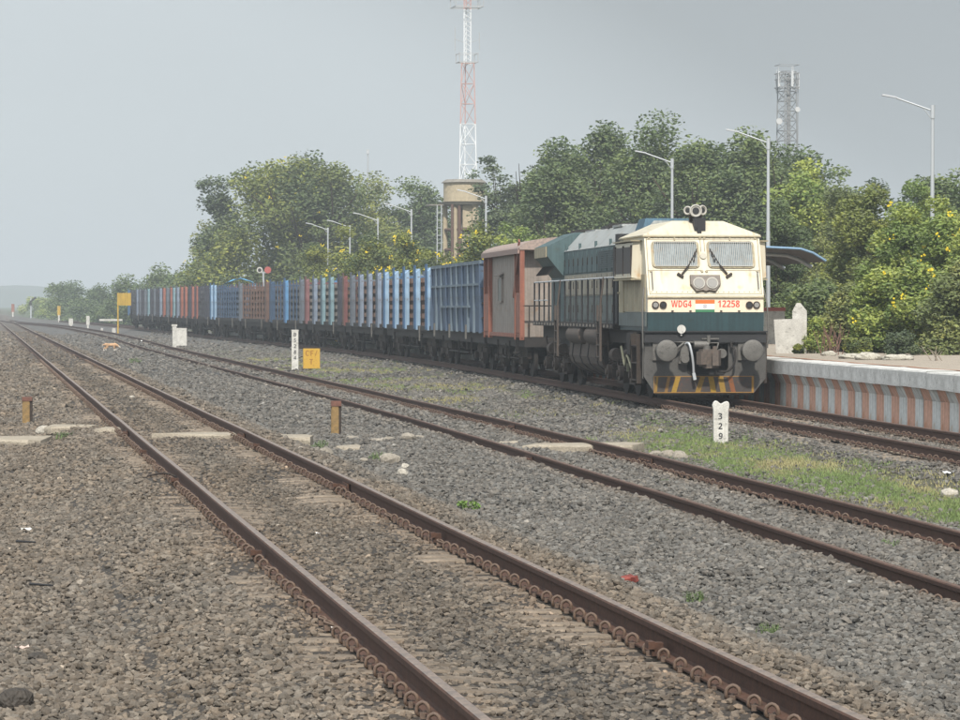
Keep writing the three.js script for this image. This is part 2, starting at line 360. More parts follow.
function track(name, t, D0, D1, sleepD, opts) {
  const o = thing(name, V(0, 0, 0), 0, opts.label, 'railway track');
  for (const s of [-1, 1]) {
    const r = part(o, 'rail', sweep(t, s * GAUGE / 2, D0, D1, RAILP, 0, opts.wob || 0), M.railSide);
    part(r, 'running_surface', sweep(t, s * GAUGE / 2, D0, D1, [[-0.026, -0.001], [-0.024, 0.0015], [0.024, 0.0015], [0.026, -0.001]], 0, opts.wob || 0), opts.top);
  }
  let nS = 0, nC = 0; const rest = [], restS = [], back = [];
  const place = (m, D, lat, up, turn, k = 1) => { const p = on(t, D, lat, up); m.position.copy(p); m.rotation.y = yaw(t, D) + turn; m.scale.setScalar(k); return m; };
  for (let D = D0; D < sleepD; D = step(t, D, 0.42)) {
    const jig = rr(-0.03, 0.03), k = (rnd() * 3) | 0;
    if (nS++ < 290) {
      const m = part(o, 'sleeper', sleeperGeo[k], M.sleeper[(rnd() * 3) | 0]); place(m, D + jig, rr(-0.02, 0.02), opts.sleepY + rr(-0.008, 0.008), rr(-0.02, 0.02));
    } else { const mm = place(new THREE.Object3D(), D + jig, 0, opts.sleepY, 0); mm.updateMatrix(); restS.push(sleeperGeo[k].clone().applyMatrix4(mm.matrix)); }
    for (const s of [-1, 1]) for (const side of [-1, 1]) {
      const lat = s * GAUGE / 2 + side * 0.045, turn = side > 0 ? 0 : Math.PI;
      const g = rnd() < 0.88 ? clipArch : clipGeo;
      if (side < 0 && nC < 298) { nC++; const m = part(o, 'rail_clip', g, M.clip); place(m, D + jig, lat, -0.152 + (opts.clipY || 0) + rr(-0.012, 0.006), turn + rr(-0.2, 0.2), rr(0.64, 0.76)); }
      else if (side < 0 || D < 45) { const mm = place(new THREE.Object3D(), D + jig, lat, -0.152 + (opts.clipY || 0), turn, 0.78); mm.updateMatrix(); (side < 0 ? rest : back).push(g.clone().applyMatrix4(mm.matrix)); }
    }
  }
  if (rest.length) part(o, 'rail_clip', rest.concat(back), M.clip).userData.kind = 'stuff';
  else if (back.length) part(o, 'rail_clip', back, M.clip).userData.kind = 'stuff';
  if (restS.length) part(o, 'sleeper', restS, M.sleeper[0]).userData.kind = 'stuff';
  for (const [D, s, len] of opts.plates || []) {         // fishplates with their bolts
    for (const side of [-1, 1]) {
      const geos = [box(0.03, 0.09, len, 0, 0, 0)];
      for (let i = 0; i < 4; i++) geos.push(cyl(0.018, 0.018, 0.06, side * 0.02, 0, (i - 1.5) * len / 4.4, 'x', 6));
      const m = part(o, 'fishplate', geos, M.railSide); place(m, D, s * GAUGE / 2 + side * 0.03, -0.092, 0);
    }
  }
  for (const [D, s] of opts.anchors || []) {
    const m = part(o, 'rail_anchor', [box(0.07, 0.08, 0.07, 0.01, -0.01, 0), box(0.04, 0.045, 0.10, -0.03, 0.015, 0)], M.railSide); place(m, D, s * GAUGE / 2 - 0.09, -0.11, 0);
  }
  return o;
}
track('railway_track', tA, 6, 900, 118, {
  label: 'main line track in front with worn shiny rails, spring clips and brown dusty sleepers', top: M.railTop, sleepY: -0.2, wob: 0.012,
  plates: [[33.6, 1, 0.5], [47.2, 1, 0.9], [48.5, -1, 0.6]], anchors: [[24.9, -1], [35.4, -1], [42.4, -1], [17.8, 1], [34.0, 1], [44, 1], [26.5, 1]],
});
track('railway_track', tB, 16, 470, 100, {
  label: 'middle loop track in grey ballast with rusty rails, joining the main line far off', top: M.railTopRusty, sleepY: -0.215, clipY: -0.01, wob: 0.02,
  plates: [[46.9, 1, 1.0], [47.6, -1, 0.7], [60.2, 1, 0.6]], anchors: [],
});
track('railway_track', tC, 30, 420, 72, {
  label: 'platform track under the train, its rusty rails running along the striped wall', top: M.railTopRusty, sleepY: -0.225, clipY: -0.015, wob: 0.015, plates: [[58, -1, 0.7]],
});

/* ------------------------------------------------------------ ballast stones */
{
  const variants = [0, 1, 2, 3].map(k => {
    let g = new THREE.IcosahedronGeometry(0.5, 0); const p = g.attributes.position, seen = {};
    for (let i = 0; i < p.count; i++) {
      const key = [p.getX(i), p.getY(i), p.getZ(i)].map(v => v.toFixed(3)).join();
      if (!seen[key]) seen[key] = rr(0.72, 1.28);
      const s = seen[key]; p.setXYZ(i, p.getX(i) * s * 1.15, p.getY(i) * s * 0.8, p.getZ(i) * s);
    }
    g.computeVertexNormals(); return boxUV(g);
  });
  const lists = variants.map(() => []);
  const bands = [[9, 22, 860, 0.043], [22, 36, 580, 0.046], [36, 60, 260, 0.056], [60, 105, 80, 0.075], [105, 170, 16, 0.10], [170, 270, 5, 0.14]];
  const col = new THREE.Color();
  for (const [D0, D1, dens, size] of bands) {
    const margin = 1.6, area = 0.16 * (D1 * D1 - D0 * D0) + 2 * margin * (D1 - D0), n = Math.round(area * dens);
    for (let i = 0; i < n; i++) {
      // depth drawn in proportion to the width of the view
      let D, hw; do { D = rr(D0, D1); hw = 0.16 * D + margin; } while (rnd() > hw / (0.16 * D1 + margin));
      const x = rr(-hw, hw);
      const a = x - tA.x(D), b = x - tB.x(D), c = x - tC.x(D);
      if (c > 1.55) continue;
      if (a < -3.2 && D > 40) { if (rnd() < 0.5) continue; }
      let skip = 0;
      for (const d of [a, b, c]) if (Math.abs(Math.abs(d) - GAUGE / 2) < 0.1) skip = 1;
      if (skip) continue;
      const g = strip(x, D); if (rnd() < g * 0.85) continue;
      let s = size * Math.exp(rr(-0.5, 0.42)), sink = 0.12;
      if (Math.abs(a) < 1.3) {                     // between the main rails: dust and small stones, thin beside the rails
        const mid = Math.exp(-Math.pow(a / 0.42, 2)); if (rnd() > 0.5 + 0.5 * mid) continue; s *= 0.85; sink = 0.2;
      } else if (a < -1.3 && a > -2.0 && rnd() < 0.25) { s *= 0.7; }
      if (a > 1.0 && a < 2.2 && rnd() < 0.3) s *= 0.75;
      if (Math.abs(a) < 1.0 && Math.abs(a) > 0.9 && rnd() < 0.6) continue;
      const y = ground(x, D) + s * (rr(-0.30, 0.50) - sink);
      lists[(rnd() * 4) | 0].push([x, y, D, s]);
    }
  }
  const e = new THREE.Euler(), q = new THREE.Quaternion(), m4 = new THREE.Matrix4();
  const stoneMat = mat(lin(1, 1, 1), { roughness: 0.95, map: concTex });
  const grp = ['grey crushed stone ballast spread over all the track beds'];
  variants.forEach((g, k) => {
    const L = lists[k], im = new THREE.InstancedMesh(g, stoneMat, L.length);
    L.forEach(([x, y, D, s], i) => {
      q.setFromEuler(e.set(rr(-0.7, 0.7), rr(0, 6.28), rr(-0.7, 0.7)));
      im.setMatrixAt(i, m4.compose(V(x, y, -D), q, V(s * rr(0.85, 1.2), s * rr(0.8, 1.1), s * rr(0.85, 1.2))));
      const c = groundTone(x, D), f = Math.exp(rr(-0.45, 0.38)) * (rnd() < 0.004 ? 2.2 : 1.12), w = rr(-0.04, 0.04);
      im.setColorAt(i, col.setRGB(Math.min(0.8, c[0] * f * (1 + w)), Math.min(0.8, c[1] * f), Math.min(0.8, c[2] * f * (1 - w))));
    });
    im.name = numbered('ballast'); im.castShadow = im.receiveShadow = true; scene.add(im);
    tag(im, grp[0], 'ballast', 'ballast stones', 'stuff');
  });
  console.log('stones', lists.map(l => l.length).join(' '));
}

/* ------------------------------------------------------------ platform */
{
  const o = thing('platform', V(0, 0, 0), 0, 'raised station platform with grey coping and orange and white striped wall', 'platform');
  const E = 1.72;                                        // edge of the coping from the track centre
  const band = (l0, l1, y0, y1, D0, D1, st) => {         // a strip along the platform between lateral offsets / levels
    const P = [], I = [], U = []; let n = 0, run = 0;
    for (let D = D0; ; D = Math.min(D1, D + st)) {
      const a = on(tC, D, l0), b = on(tC, D, l1);
      const j = (q, y) => y + 0.012 * nz(q.x * 1.7, D * 1.1, y * 5);
      P.push(a.x, j(a, y0), a.z, b.x, j(b, y1), b.z); U.push(run, 0, run, Math.hypot(l1 - l0, y1 - y0)); run += st; n++;
      if (D >= D1) break;
    }
    for (let i = 0; i < n - 1; i++) { const q = 2 * i; I.push(q, q + 1, q + 2, q + 1, q + 3, q + 2); }
    const g = new THREE.BufferGeometry(); g.setAttribute('position', new THREE.Float32BufferAttribute(P, 3)); g.setAttribute('uv', new THREE.Float32BufferAttribute(U, 2)); g.setIndex(I); g.computeVertexNormals();
    return g;
  };
  const orange = mat(lin(0.88, 0.50, 0.37), { map: grimeTex, roughness: 0.92 }), pale = mat(lin(0.88, 0.88, 0.87), { map: grimeTex, roughness: 0.92 });
  const wall = E + 0.18, edge = E - 0.03;
  part(o, 'wall', band(wall + 0.012, wall + 0.012, -0.75, 0.5, PLAT0, PLAT1, 1.0), pale);
  let k = 0;
  for (let D = PLAT0; D < 100; D += 0.62, k++) {
    const w = rr(-0.02, 0.02);
    const y1 = 0.17, y2 = 0.40;
    const shift = 0.17;                                  // the stripes lean where the wall corbels out under the coping
    const m = k % 2 ? pale : orange;
    const D1 = D + 0.62, q = band(wall, wall, -0.74, y1, D + w, D1 + w, 0.62);
    part(o, 'stripe', q, m);
    const g = new THREE.BufferGeometry(), A = on(tC, D + w, wall), B = on(tC, D1 + w, wall), C2 = on(tC, D + w - shift, wall - 0.13), D2 = on(tC, D1 + w - shift, wall - 0.13);
    const P = [A.x, y1, A.z, C2.x, y2, C2.z, B.x, y1, B.z, D2.x, y2, D2.z];
    g.setAttribute('position', new THREE.Float32BufferAttribute(P, 3)); g.setIndex([0, 1, 2, 1, 3, 2]); g.computeVertexNormals(); boxUV(g);
    part(o, 'stripe', g, m);
  }
  let cD = PLAT0; k = 0;
  const gap = 0.012;
  while (cD < PLAT1) {                                   // coping blocks
    const L = cD < 100 ? rr(1.9, 2.1) : 12, d1 = Math.min(PLAT1, cD + L) - gap, dy = rr(-0.008, 0.008);
    const f = [band(edge, edge, 0.40 + dy, 0.70 + dy, cD, d1, 0.5), band(edge, edge + 0.02, 0.70 + dy, PLATTOP + dy, cD, d1, 0.5), band(edge + 0.02, edge + 0.6, PLATTOP + dy, PLATTOP + dy, cD, d1, 0.5), band(wall - 0.1, edge, 0.40 + dy, 0.40 + dy, cD, d1, 0.5)];
    part(o, 'coping_block', mergeGeometries(f), M.coping); cD += L;
  }
  part(o, 'coping_bed', band(edge + 0.05, edge + 0.05, 0.42, PLATTOP - 0.02, PLAT0, PLAT1, 1), M.coping);
  const top = band(edge + 0.59, E + 9, PLATTOP - 0.004, PLATTOP - 0.004, PLAT0, PLAT1, 0.5);
  part(o, 'paved_top', top, mat(lin(0.54, 0.46, 0.37), { map: gritTex, bumpMap: gritBump, bumpScale: 0.02, roughness: 1 }));
  part(o, 'edge_line', band(edge + 0.64, edge + 0.8, PLATTOP + 0.006, PLATTOP + 0.006, PLAT0, PLAT1, 0.5), mat(lin(0.42, 0.2, 0.12), { map: concTex, roughness: 1 }));
  for (let i = 0; i < 2; i++) { const D = i ? PLAT1 : PLAT0, a = on(tC, D, edge), b = on(tC, D, E + 9); part(o, 'end_wall', [box(9.1, 1.4, 0.1, (a.x + b.x) / 2, 0.02, (a.z + b.z) / 2, 0, yaw(tC, D))], pale); }
}

/* ------------------------------------------------------------ locomotive */
const canvasTex = (w, h, draw) => { const c = document.createElement('canvas'); c.width = w; c.height = h; draw(c.getContext('2d'), w, h); const t = new THREE.CanvasTexture(c); t.colorSpace = THREE.SRGBColorSpace; return t; };
const wheelGeo = (r, w = 0.13) => { const pts = [[0, -w / 2], [r * 0.28, -w / 2 - 0.03], [r * 0.3, -w / 2 + 0.02], [r * 0.84, -w / 2 + 0.04], [r * 0.86, -w / 2], [r, -w / 2], [r, w / 2 - 0.03], [r + 0.03, w / 2 - 0.03], [r + 0.03, w / 2], [0, w / 2]].map(p => new THREE.Vector2(...p)); const g = new THREE.LatheGeometry(pts, 24); g.rotateZ(Math.PI / 2); return boxUV(g.toNonIndexed()); };
const roundRect = (w, h, r) => { const s = new THREE.Shape(), x = -w / 2, y = -h / 2; s.moveTo(x + r, y); s.lineTo(x + w - r, y); s.quadraticCurveTo(x + w, y, x + w, y + r); s.lineTo(x + w, y + h - r); s.quadraticCurveTo(x + w, y + h, x + w - r, y + h); s.lineTo(x + r, y + h); s.quadraticCurveTo(x, y + h, x, y + h - r); s.lineTo(x, y + r); s.quadraticCurveTo(x, y, x + r, y); return s; };
const extr = (shape, d, bevel = 0) => new THREE.ExtrudeGeometry(shape, { depth: d, bevelEnabled: bevel > 0, bevelSize: bevel, bevelThickness: bevel, bevelSegments: 1, curveSegments: 6 });
const trackPose = (t, D) => [V(t.x(D), t.y(D), -D), yaw(t, D)];

{
  const [pos, turn] = trackPose(tC, 79.3);
  const o = thing('diesel_locomotive', pos, turn, 'cream and dark green diesel locomotive at the head of the goods train', 'locomotive');
  const prism = (pts, z0, z1) => { const s = new THREE.Shape(pts.map(p => new THREE.Vector2(...p))); return new THREE.ExtrudeGeometry(s, { depth: z1 - z0, bevelEnabled: false }).translate(0, 0, z0); };
  const CW = 1.36, CR = 5.9;                            // cab half width, rear wall
  // cab from bottom to top
  part(o, 'nose_apron', [hull([[-CW, 1.60, 10], [CW, 1.60, 10], [-CW, 2.03, 10], [CW, 2.03, 10], [-CW, 1.60, CR], [CW, 1.60, CR], [-CW, 2.03, CR], [CW, 2.03, CR]])], M.teal);
  part(o, 'cab_side', [box(0.02, 0.86, 9.7 - CR, -CW - 0.008, 2.48, (9.7 + CR) / 2), box(0.02, 0.86, 9.7 - CR, CW + 0.008, 2.48, (9.7 + CR) / 2)], M.creamDirty);
  part(o, 'nose_band', [hull([[-CW, 2.032, 10], [CW, 2.032, 10], [-CW, 2.37, 10], [CW, 2.37, 10], [-CW, 2.032, CR], [CW, 2.032, CR], [-CW, 2.37, CR], [CW, 2.37, CR]])], M.cream);
  part(o, 'cab_front', [hull([[-CW, 2.372, 10.02], [CW, 2.372, 10.02], [-CW, 2.42, 10.02], [CW, 2.42, 10.02], [-CW, 3.79, 9.47], [CW, 3.79, 9.47], [-CW, 2.372, CR], [CW, 2.372, CR], [-CW, 3.79, CR], [CW, 3.79, CR]])], M.cream);
  part(o, 'cab_roof', [hull([[-CW - 0.03, 3.792, 9.5], [CW + 0.03, 3.792, 9.5], [-CW - 0.03, 3.83, 9.5], [CW + 0.03, 3.83, 9.5], [-0.60, 4.17, 8.95], [0.60, 4.17, 8.95], [-0.60, 4.17, CR], [0.60, 4.17, CR], [-CW - 0.03, 3.792, CR], [CW + 0.03, 3.792, CR], [-CW - 0.03, 3.83, CR], [CW + 0.03, 3.83, CR]])], M.cream);
  part(o, 'rain_gutter', [box(2.8, 0.025, 0.03, 0, 3.79, 9.5), box(2.74, 0.02, 0.03, 0, 2.375, 10.03), box(0.03, 0.025, 3.5, -CW - 0.04, 3.80, 7.7)], M.creamDirty);
  // windscreens, on the sloped front
  const tilt = -Math.atan2(0.55, 1.37);
  const onFront = (x, y, lift = 0) => { const t = (y - 2.42) / 1.37; return V(x, y + lift * 0.37, 10.02 - 0.55 * t + lift * 0.93); };
  for (const s of [-1, 1]) {
    const w = new THREE.Group(); w.name = 'windscreen'; o.add(w); w.position.copy(onFront(s * 0.652, 3.365, 0.004)); w.rotation.x = tilt;
    const fr = roundRect(1.12, 0.68, 0.13); fr.holes.push(roundRect(1.02, 0.58, 0.1));
    part(w, 'frame', [extr(fr, 0.03)], M.creamDirty);
    part(w, 'glass', [extr(roundRect(1.03, 0.59, 0.1), 0.008)], M.glass);
    const bars = []; for (let i = 0; i <= 24; i++) bars.push(box(0.011, 0.60, 0.011, -0.49 + i * 0.98 / 24, 0, 0.05)); for (const y of [-0.3, 0.3]) bars.push(box(1.0, 0.014, 0.014, 0, y, 0.05));
    part(w, 'grille', bars, mat(lin(0.42, 0.41, 0.38), { roughness: 0.6 }));
    part(w, 'wiper', [rod(V(-s * 0.12, -0.50, 0.03), V(s * -0.28, -0.30, 0.075), 0.022), rod(V(s * -0.28, -0.30, 0.075), V(s * -0.47, 0.06, 0.075), 0.012), rod(V(s * -0.40, -0.22, 0.08), V(s * -0.50, 0.12, 0.08), 0.012), box(0.16, 0.05, 0.05, -s * 0.08, -0.53, 0.03, 0, 0, s * 0.6)], M.underBrown);
    const hinges = []; for (const x of [-0.6, 0.6]) for (const y of [-0.42, 0.42]) hinges.push(box(0.05, 0.05, 0.02, x, y, 0.01, 0, 0, 0.6)); hinges.push(box(0.025, 0.07, 0.03, 0, 0.39, 0.03));
    part(w, 'bracket', hinges, M.creamDirty);
  }
  { const p = onFront(0, 3.33, 0.0); const b = part(o, 'vent_cap', [cyl(0.075, 0.085, 0.06, 0, 0, 0, 'z', 20)], mat(lin(0.46, 0.43, 0.36))); b.position.copy(p); b.rotation.x = tilt; }
  { const h = new THREE.Group(); h.name = 'headlight'; o.add(h); h.position.copy(onFront(0, 2.685, 0.01)); h.rotation.x = tilt;
    const sh = new THREE.Shape([[-0.34, 0.19], [0.34, 0.19], [0.345, -0.02], [0.22, -0.2], [0.07, -0.17], [0, -0.2], [-0.07, -0.17], [-0.22, -0.2], [-0.345, -0.02]].map(p => new THREE.Vector2(...p)));
    part(h, 'housing', [extr(sh, 0.05, 0.012)], mat(lin(0.20, 0.185, 0.16), { roughness: 0.5, map: rustTex }));
    for (const s of [-1, 1]) { const l = part(h, 'lamp', [new THREE.LatheGeometry([[0.0, 0.03], [0.09, 0.045], [0.115, 0.075], [0.14, 0.09], [0.145, 0.05]].map(p => new THREE.Vector2(...p)), 24).rotateX(Math.PI / 2).translate(s * 0.155, -0.01, 0)], M.chrome); part(h, 'lens', [cyl(0.105, 0.105, 0.02, s * 0.155, -0.01, 0.07, 'z', 24)], M.lens); }
  }
  // number band with running number and flag
  { const t = canvasTex(1024, 128, (c, w, h) => {
      c.fillStyle = 'rgb(226,210,186)'; c.fillRect(0, 0, w, h);
      for (let i = 0; i < 260; i++) { c.fillStyle = `rgba(150,105,70,${0.05 + 0.10 * rnd()})`; c.fillRect(rnd() * w, rnd() * h, 1 + rnd() * 10, 1 + rnd() * 7); }
      for (let i = 0; i < 40; i++) { c.fillStyle = `rgba(120,80,60,${0.03 + 0.06 * rnd()})`; c.fillRect(rnd() * w, rnd() * h, 2, 20 + rnd() * 50); }
      c.font = 'bold 84px sans-serif'; c.textAlign = 'center'; c.textBaseline = 'middle'; c.fillStyle = 'rgb(214,70,52)';
      const put = (s, x, W) => { c.save(); c.translate(x, 56); c.scale(W / c.measureText(s).width, 1); c.fillText(s, 0, 0); c.restore(); };
      put('WDG4', 296, 182); put('12258', 716, 200);
      c.fillStyle = 'rgb(226,112,48)'; c.fillRect(419, 20, 172, 34); c.fillStyle = 'rgb(238,232,220)'; c.fillRect(419, 54, 172, 50); c.fillStyle = 'rgb(58,120,84)'; c.fillRect(419, 104, 172, 24);
      c.strokeStyle = 'rgb(90,96,140)'; c.lineWidth = 3; c.beginPath(); c.arc(505, 78, 17, 0, 6.3); c.stroke(); c.lineWidth = 1.4; for (let i = 0; i < 12; i++) { c.beginPath(); c.moveTo(505, 78); c.lineTo(505 + 16 * Math.cos(i * 0.5236), 78 + 16 * Math.sin(i * 0.5236)); c.stroke(); }
    });
    part(o, 'number_panel', flatQuad(2.70, 0.335).translate(0, 2.2015, 10.006), mat(lin(1, 1, 1), { map: t, roughness: 0.55 }));
    const bolts = []; for (const x of [-0.78, -0.36, 0.36, 0.78]) for (const y of [2.06]) bolts.push(box(0.05, 0.03, 0.03, x, y, 10.015)); part(o, 'bolt', bolts, M.underBrown);
  }
  for (const [x, m] of [[-1.18, M.lens], [-1.0, M.black], [1.02, M.black], [1.19, M.lens]]) { const l = part(o, 'marker_lamp', [new THREE.TorusGeometry(0.07, 0.016, 8, 20).translate(x, 2.2, 10.03), cyl(0.075, 0.075, 0.03, x, 2.2, 10.015, 'z', 20)], M.underBrown); part(l, 'lens', [cyl(0.058, 0.058, 0.02, x, 2.2, 10.035, 'z', 20)], m); }
  // horn and lamp box on the roof
  part(o, 'roof_camera', [box(0.26, 0.30, 0.3, -0.02, 4.08, 9.22), box(0.1, 0.2, 0.1, -0.05, 3.9, 9.4)], M.black);
  for (const [x, y, z, r, ry] of [[-0.09, 4.40, 9.2, 0.13, 0], [0.10, 4.42, 9.05, 0.10, 0.5], [-0.26, 4.41, 9.08, 0.085, -0.5]]) {
    const place2 = g => g.rotateY(ry).translate(x, y, z);
    const hn = part(o, 'horn', [place2(cyl(r, 0.035, 0.26, 0, 0, -0.13, 'z', 20)), place2(new THREE.TorusGeometry(r, 0.022, 8, 24)), place2(cyl(0.035, 0.035, 0.3, 0, 0, -0.35, 'z', 10))], M.chrome);
    part(hn, 'dark_horn_mouth', [place2(cyl(r * 0.62, r * 0.62, 0.01, 0, 0, 0.006, 'z', 20))], M.black);  // black disc stands for the shade inside the trumpet
  }
  part(o, 'horn_bracket', [box(0.3, 0.16, 0.12, -0.06, 4.24, 9.0)], M.underBrown);
  // side bay windows
  for (const s of [-1, 1]) {
    const b = new THREE.Group(); b.name = 'side_bay'; o.add(b);
    part(b, 'housing', [hull([[s * 1.35, 2.80, 9.15], [s * 1.60, 2.84, 9.12], [s * 1.35, 3.70, 9.15], [s * 1.57, 3.66, 9.12], [s * 1.35, 2.80, 6.5], [s * 1.60, 2.84, 6.5], [s * 1.35, 3.70, 6.5], [s * 1.57, 3.66, 6.5]])], M.cream);
    part(b, 'sill', [box(0.27, 0.03, 2.7, s * 1.49, 2.80, 7.83), box(0.30, 0.03, 2.75, s * 1.48, 3.70, 7.83)], M.creamDirty);
    for (let i = 0; i < 2; i++) part(b, 'side_window', [box(0.02, 0.62, 1.05, s * 1.593, 3.25, 8.45 - i * 1.2)], mat(lin(0.05, 0.042, 0.038), { roughness: 0.6 }));
    for (const q of [9.04, 7.85, 6.65]) part(b, 'window_frame', [box(0.03, 0.70, 0.06, s * 1.596, 3.25, q)], M.underBrown);
  }
  part(o, 'cab_door', [box(0.03, 1.55, 0.7, -CW - 0.02, 2.55, 6.25), box(0.05, 0.04, 0.12, -CW - 0.05, 2.5, 6.0)], M.creamDirty, 'rust-streaked cab side door');
  part(o, 'cab_skirt', [box(0.03, 0.32, 4.0, -CW - 0.022, 1.86, 7.9), box(0.03, 0.32, 4.0, CW + 0.022, 1.86, 7.9)], M.hoodGrey);
  { // seams and rivets on the cab front
    const g = []; const seam = (x0, y0, x1, y1) => g.push(rod(onFront(x0, y0, 0.002), onFront(x1, y1, 0.002), 0.008, 4));
    seam(-1.33, 3.0, -0.06, 3.0); seam(0.06, 3.0, 1.33, 3.0); seam(-1.33, 3.72, 1.33, 3.72); seam(-0.045, 3.72, -0.045, 3.44); seam(0.045, 3.72, 0.045, 3.44); seam(-1.3, 2.46, 1.3, 2.46);
    for (const x of [-1.31, 1.31]) seam(x, 2.44, x, 3.76);
    part(o, 'panel_seam', g, M.creamDirty).userData.kind = 'stuff';
    const r = []; for (let i = 0; i < 22; i++) for (const y of [2.50, 3.755]) { const p = onFront(-1.27 + i * 2.54 / 21, y, 0.004); r.push(box(0.02, 0.02, 0.012, p.x, p.y, p.z)); } part(o, 'rivet', r, M.creamDirty).userData.kind = 'stuff';
    const h = []; for (const s of [-1, 1]) { const a = onFront(s * 1.24, 2.55, 0.06), b = onFront(s * 1.24, 2.95, 0.06); h.push(rod(a, b, 0.014)); } part(o, 'grab_handle', [h[0]], M.bufferGrey); part(o, 'grab_handle', [h[1]], M.bufferGrey);
  }
  // headstock, pilot plate, stripes
  part(o, 'headstock', [box(2.86, 0.26, 0.45, 0, 1.46, 9.76), box(2.9, 0.03, 0.5, 0, 1.60 - 0.016, 9.79)], M.black);
  { const s = new THREE.Shape([[-1.40, 1.34], [-1.43, 0.95], [-1.43, 0.55], [-1.15, 0.12], [1.12, 0.12], [1.43, 0.5], [1.43, 0.95], [1.40, 1.34]].map(p => new THREE.Vector2(...p)));
    const h = new THREE.Path([[-0.42, 1.30], [-0.42, 0.62], [-0.3, 0.56], [0.45, 0.56], [0.55, 0.75], [0.55, 1.30]].map(p => new THREE.Vector2(...p))); s.holes.push(h);
    part(o, 'pilot_plate', [extr(s, 0.06).translate(0, 0, 9.84)], M.pilot);
    part(o, 'coupler_pocket', [box(1.05, 0.78, 0.05, 0.06, 0.95, 9.35), box(0.04, 0.78, 0.5, -0.45, 0.95, 9.6), box(0.04, 0.78, 0.5, 0.58, 0.95, 9.6), box(1.05, 0.04, 0.5, 0.06, 0.55, 9.6)], M.black);
    const t = canvasTex(512, 96, (c, w, h) => {
      c.fillStyle = 'rgb(74,68,66)'; c.fillRect(0, 0, w, h);
      for (let i = 0; i < 160; i++) { c.fillStyle = `rgba(${90 + rnd() * 60 | 0},${60 + rnd() * 30 | 0},50,0.25)`; c.fillRect(rnd() * w, rnd() * h, 2 + rnd() * 16, 2 + rnd() * 12); }
      const st = (x0, x1, sl, col) => { c.fillStyle = col; c.beginPath(); c.moveTo(x0 + sl, 0); c.lineTo(x1 + sl, 0); c.lineTo(x1 - sl, h); c.lineTo(x0 - sl, h); c.fill(); };
      st(8, 20, 4, 'rgb(160,126,48)'); st(62, 78, 9, 'rgba(180,130,50,0.7)'); st(100, 126, 12, 'rgb(176,140,44)'); st(224, 250, 14, 'rgb(160,126,46)'); st(284, 312, -8, 'rgb(180,144,44)'); st(334, 362, -8, 'rgb(166,132,50)'); st(386, 410, -10, 'rgba(170,96,40,0.75)'); st(500, 512, 0, 'rgb(176,132,44)');
      c.strokeStyle = 'rgb(176,132,62)'; c.lineWidth = 5; c.strokeRect(2, 2, w - 4, h - 4);
      for (let i = 0; i < 120; i++) { c.fillStyle = `rgba(70,62,58,${0.3 * rnd()})`; c.fillRect(rnd() * w, rnd() * h, 3 + rnd() * 12, 2 + rnd() * 8); }
    });
    part(o, 'striped_board', [box(2.36, 0.40, 0.03, -0.03, 0.36, 9.93)], M.pilot);
    part(o, 'stripe_paint', flatQuad(2.35, 0.39).translate(-0.03, 0.36, 9.949), mat(lin(0.68, 0.66, 0.66), { map: t, roughness: 0.7 }));
  }
  for (const s of [-1, 1]) {
    const b = part(o, 'buffer', [cyl(0.15, 0.19, 0.36, s * 1.0, 1.15, 10.08, 'z', 20), cyl(0.11, 0.11, 0.36, s * 1.0, 1.15, 10.34, 'z', 16), box(0.46, 0.46, 0.05, s * 1.0, 1.15, 9.925)], M.bufferGrey);
    part(b, 'buffer_head', [new THREE.LatheGeometry([[0, 0.05], [0.15, 0.045], [0.235, 0.03], [0.25, 0.015], [0.25, -0.02], [0.1, -0.03]].map(p => new THREE.Vector2(...p)), 28).rotateX(Math.PI / 2).translate(s * 1.0, 1.15, 10.53)], M.bufferGrey);
  }
  part(o, 'coupler', [box(0.24, 0.28, 0.8, 0.05, 0.98, 9.75), box(0.32, 0.4, 0.25, 0.0, 0.98, 10.2, 0, 0.2), box(0.14, 0.36, 0.34, 0.2, 0.98, 10.32, 0, -0.35), box(0.16, 0.30, 0.2, -0.16, 0.98, 10.36, 0, 0.4), cyl(0.05, 0.05, 0.5, 0.17, 1.0, 10.22), box(0.34, 0.04, 0.2, 0.07, 0.76, 10.25)], mat(lin(0.17, 0.155, 0.14), { map: rustTex, roughness: 0.8 }));
  part(o, 'uncoupling_bar', [rod(V(-1.35, 1.36, 9.95), V(0.3, 1.32, 10.0), 0.018), rod(V(0.3, 1.32, 10.0), V(0.2, 1.1, 10.2), 0.018), rod(V(0.4, 1.38, 9.95), V(1.35, 1.36, 9.95), 0.018)], M.bufferGrey);
  part(o, 'air_pipe', [cyl(0.09, 0.09, 0.34, -0.12, 1.28, 10.06, 'x', 14), cyl(0.085, 0.085, 0.30, 0.0, 1.1, 10.13, 'y', 14), cyl(0.11, 0.11, 0.2, 0.36, 1.08, 10.05, 'z', 14), cyl(0.04, 0.04, 0.2, 0.05, 1.4, 10.1), box(0.4, 0.03, 0.05, 0.1, 1.42, 10.05)], M.bufferGrey);
  part(o, 'brake_hose', [tube([V(-0.5, 1.28, 9.98), V(-0.42, 1.32, 10.1), V(-0.36, 1.1, 10.16), V(-0.32, 0.85, 10.15), V(-0.30, 0.6, 10.12)], 0.03), box(0.07, 0.16, 0.07, -0.29, 0.55, 10.12, 0, 0, 0.2)], M.steel);
  part(o, 'brake_hose', [tube([V(0.62, 1.25, 9.95), V(0.66, 1.15, 10.12), V(0.64, 0.85, 10.16), V(0.5, 0.68, 10.15), V(0.25, 0.66, 10.14)], 0.026), box(0.05, 0.14, 0.05, 0.6, 1.28, 10.0)], M.under);
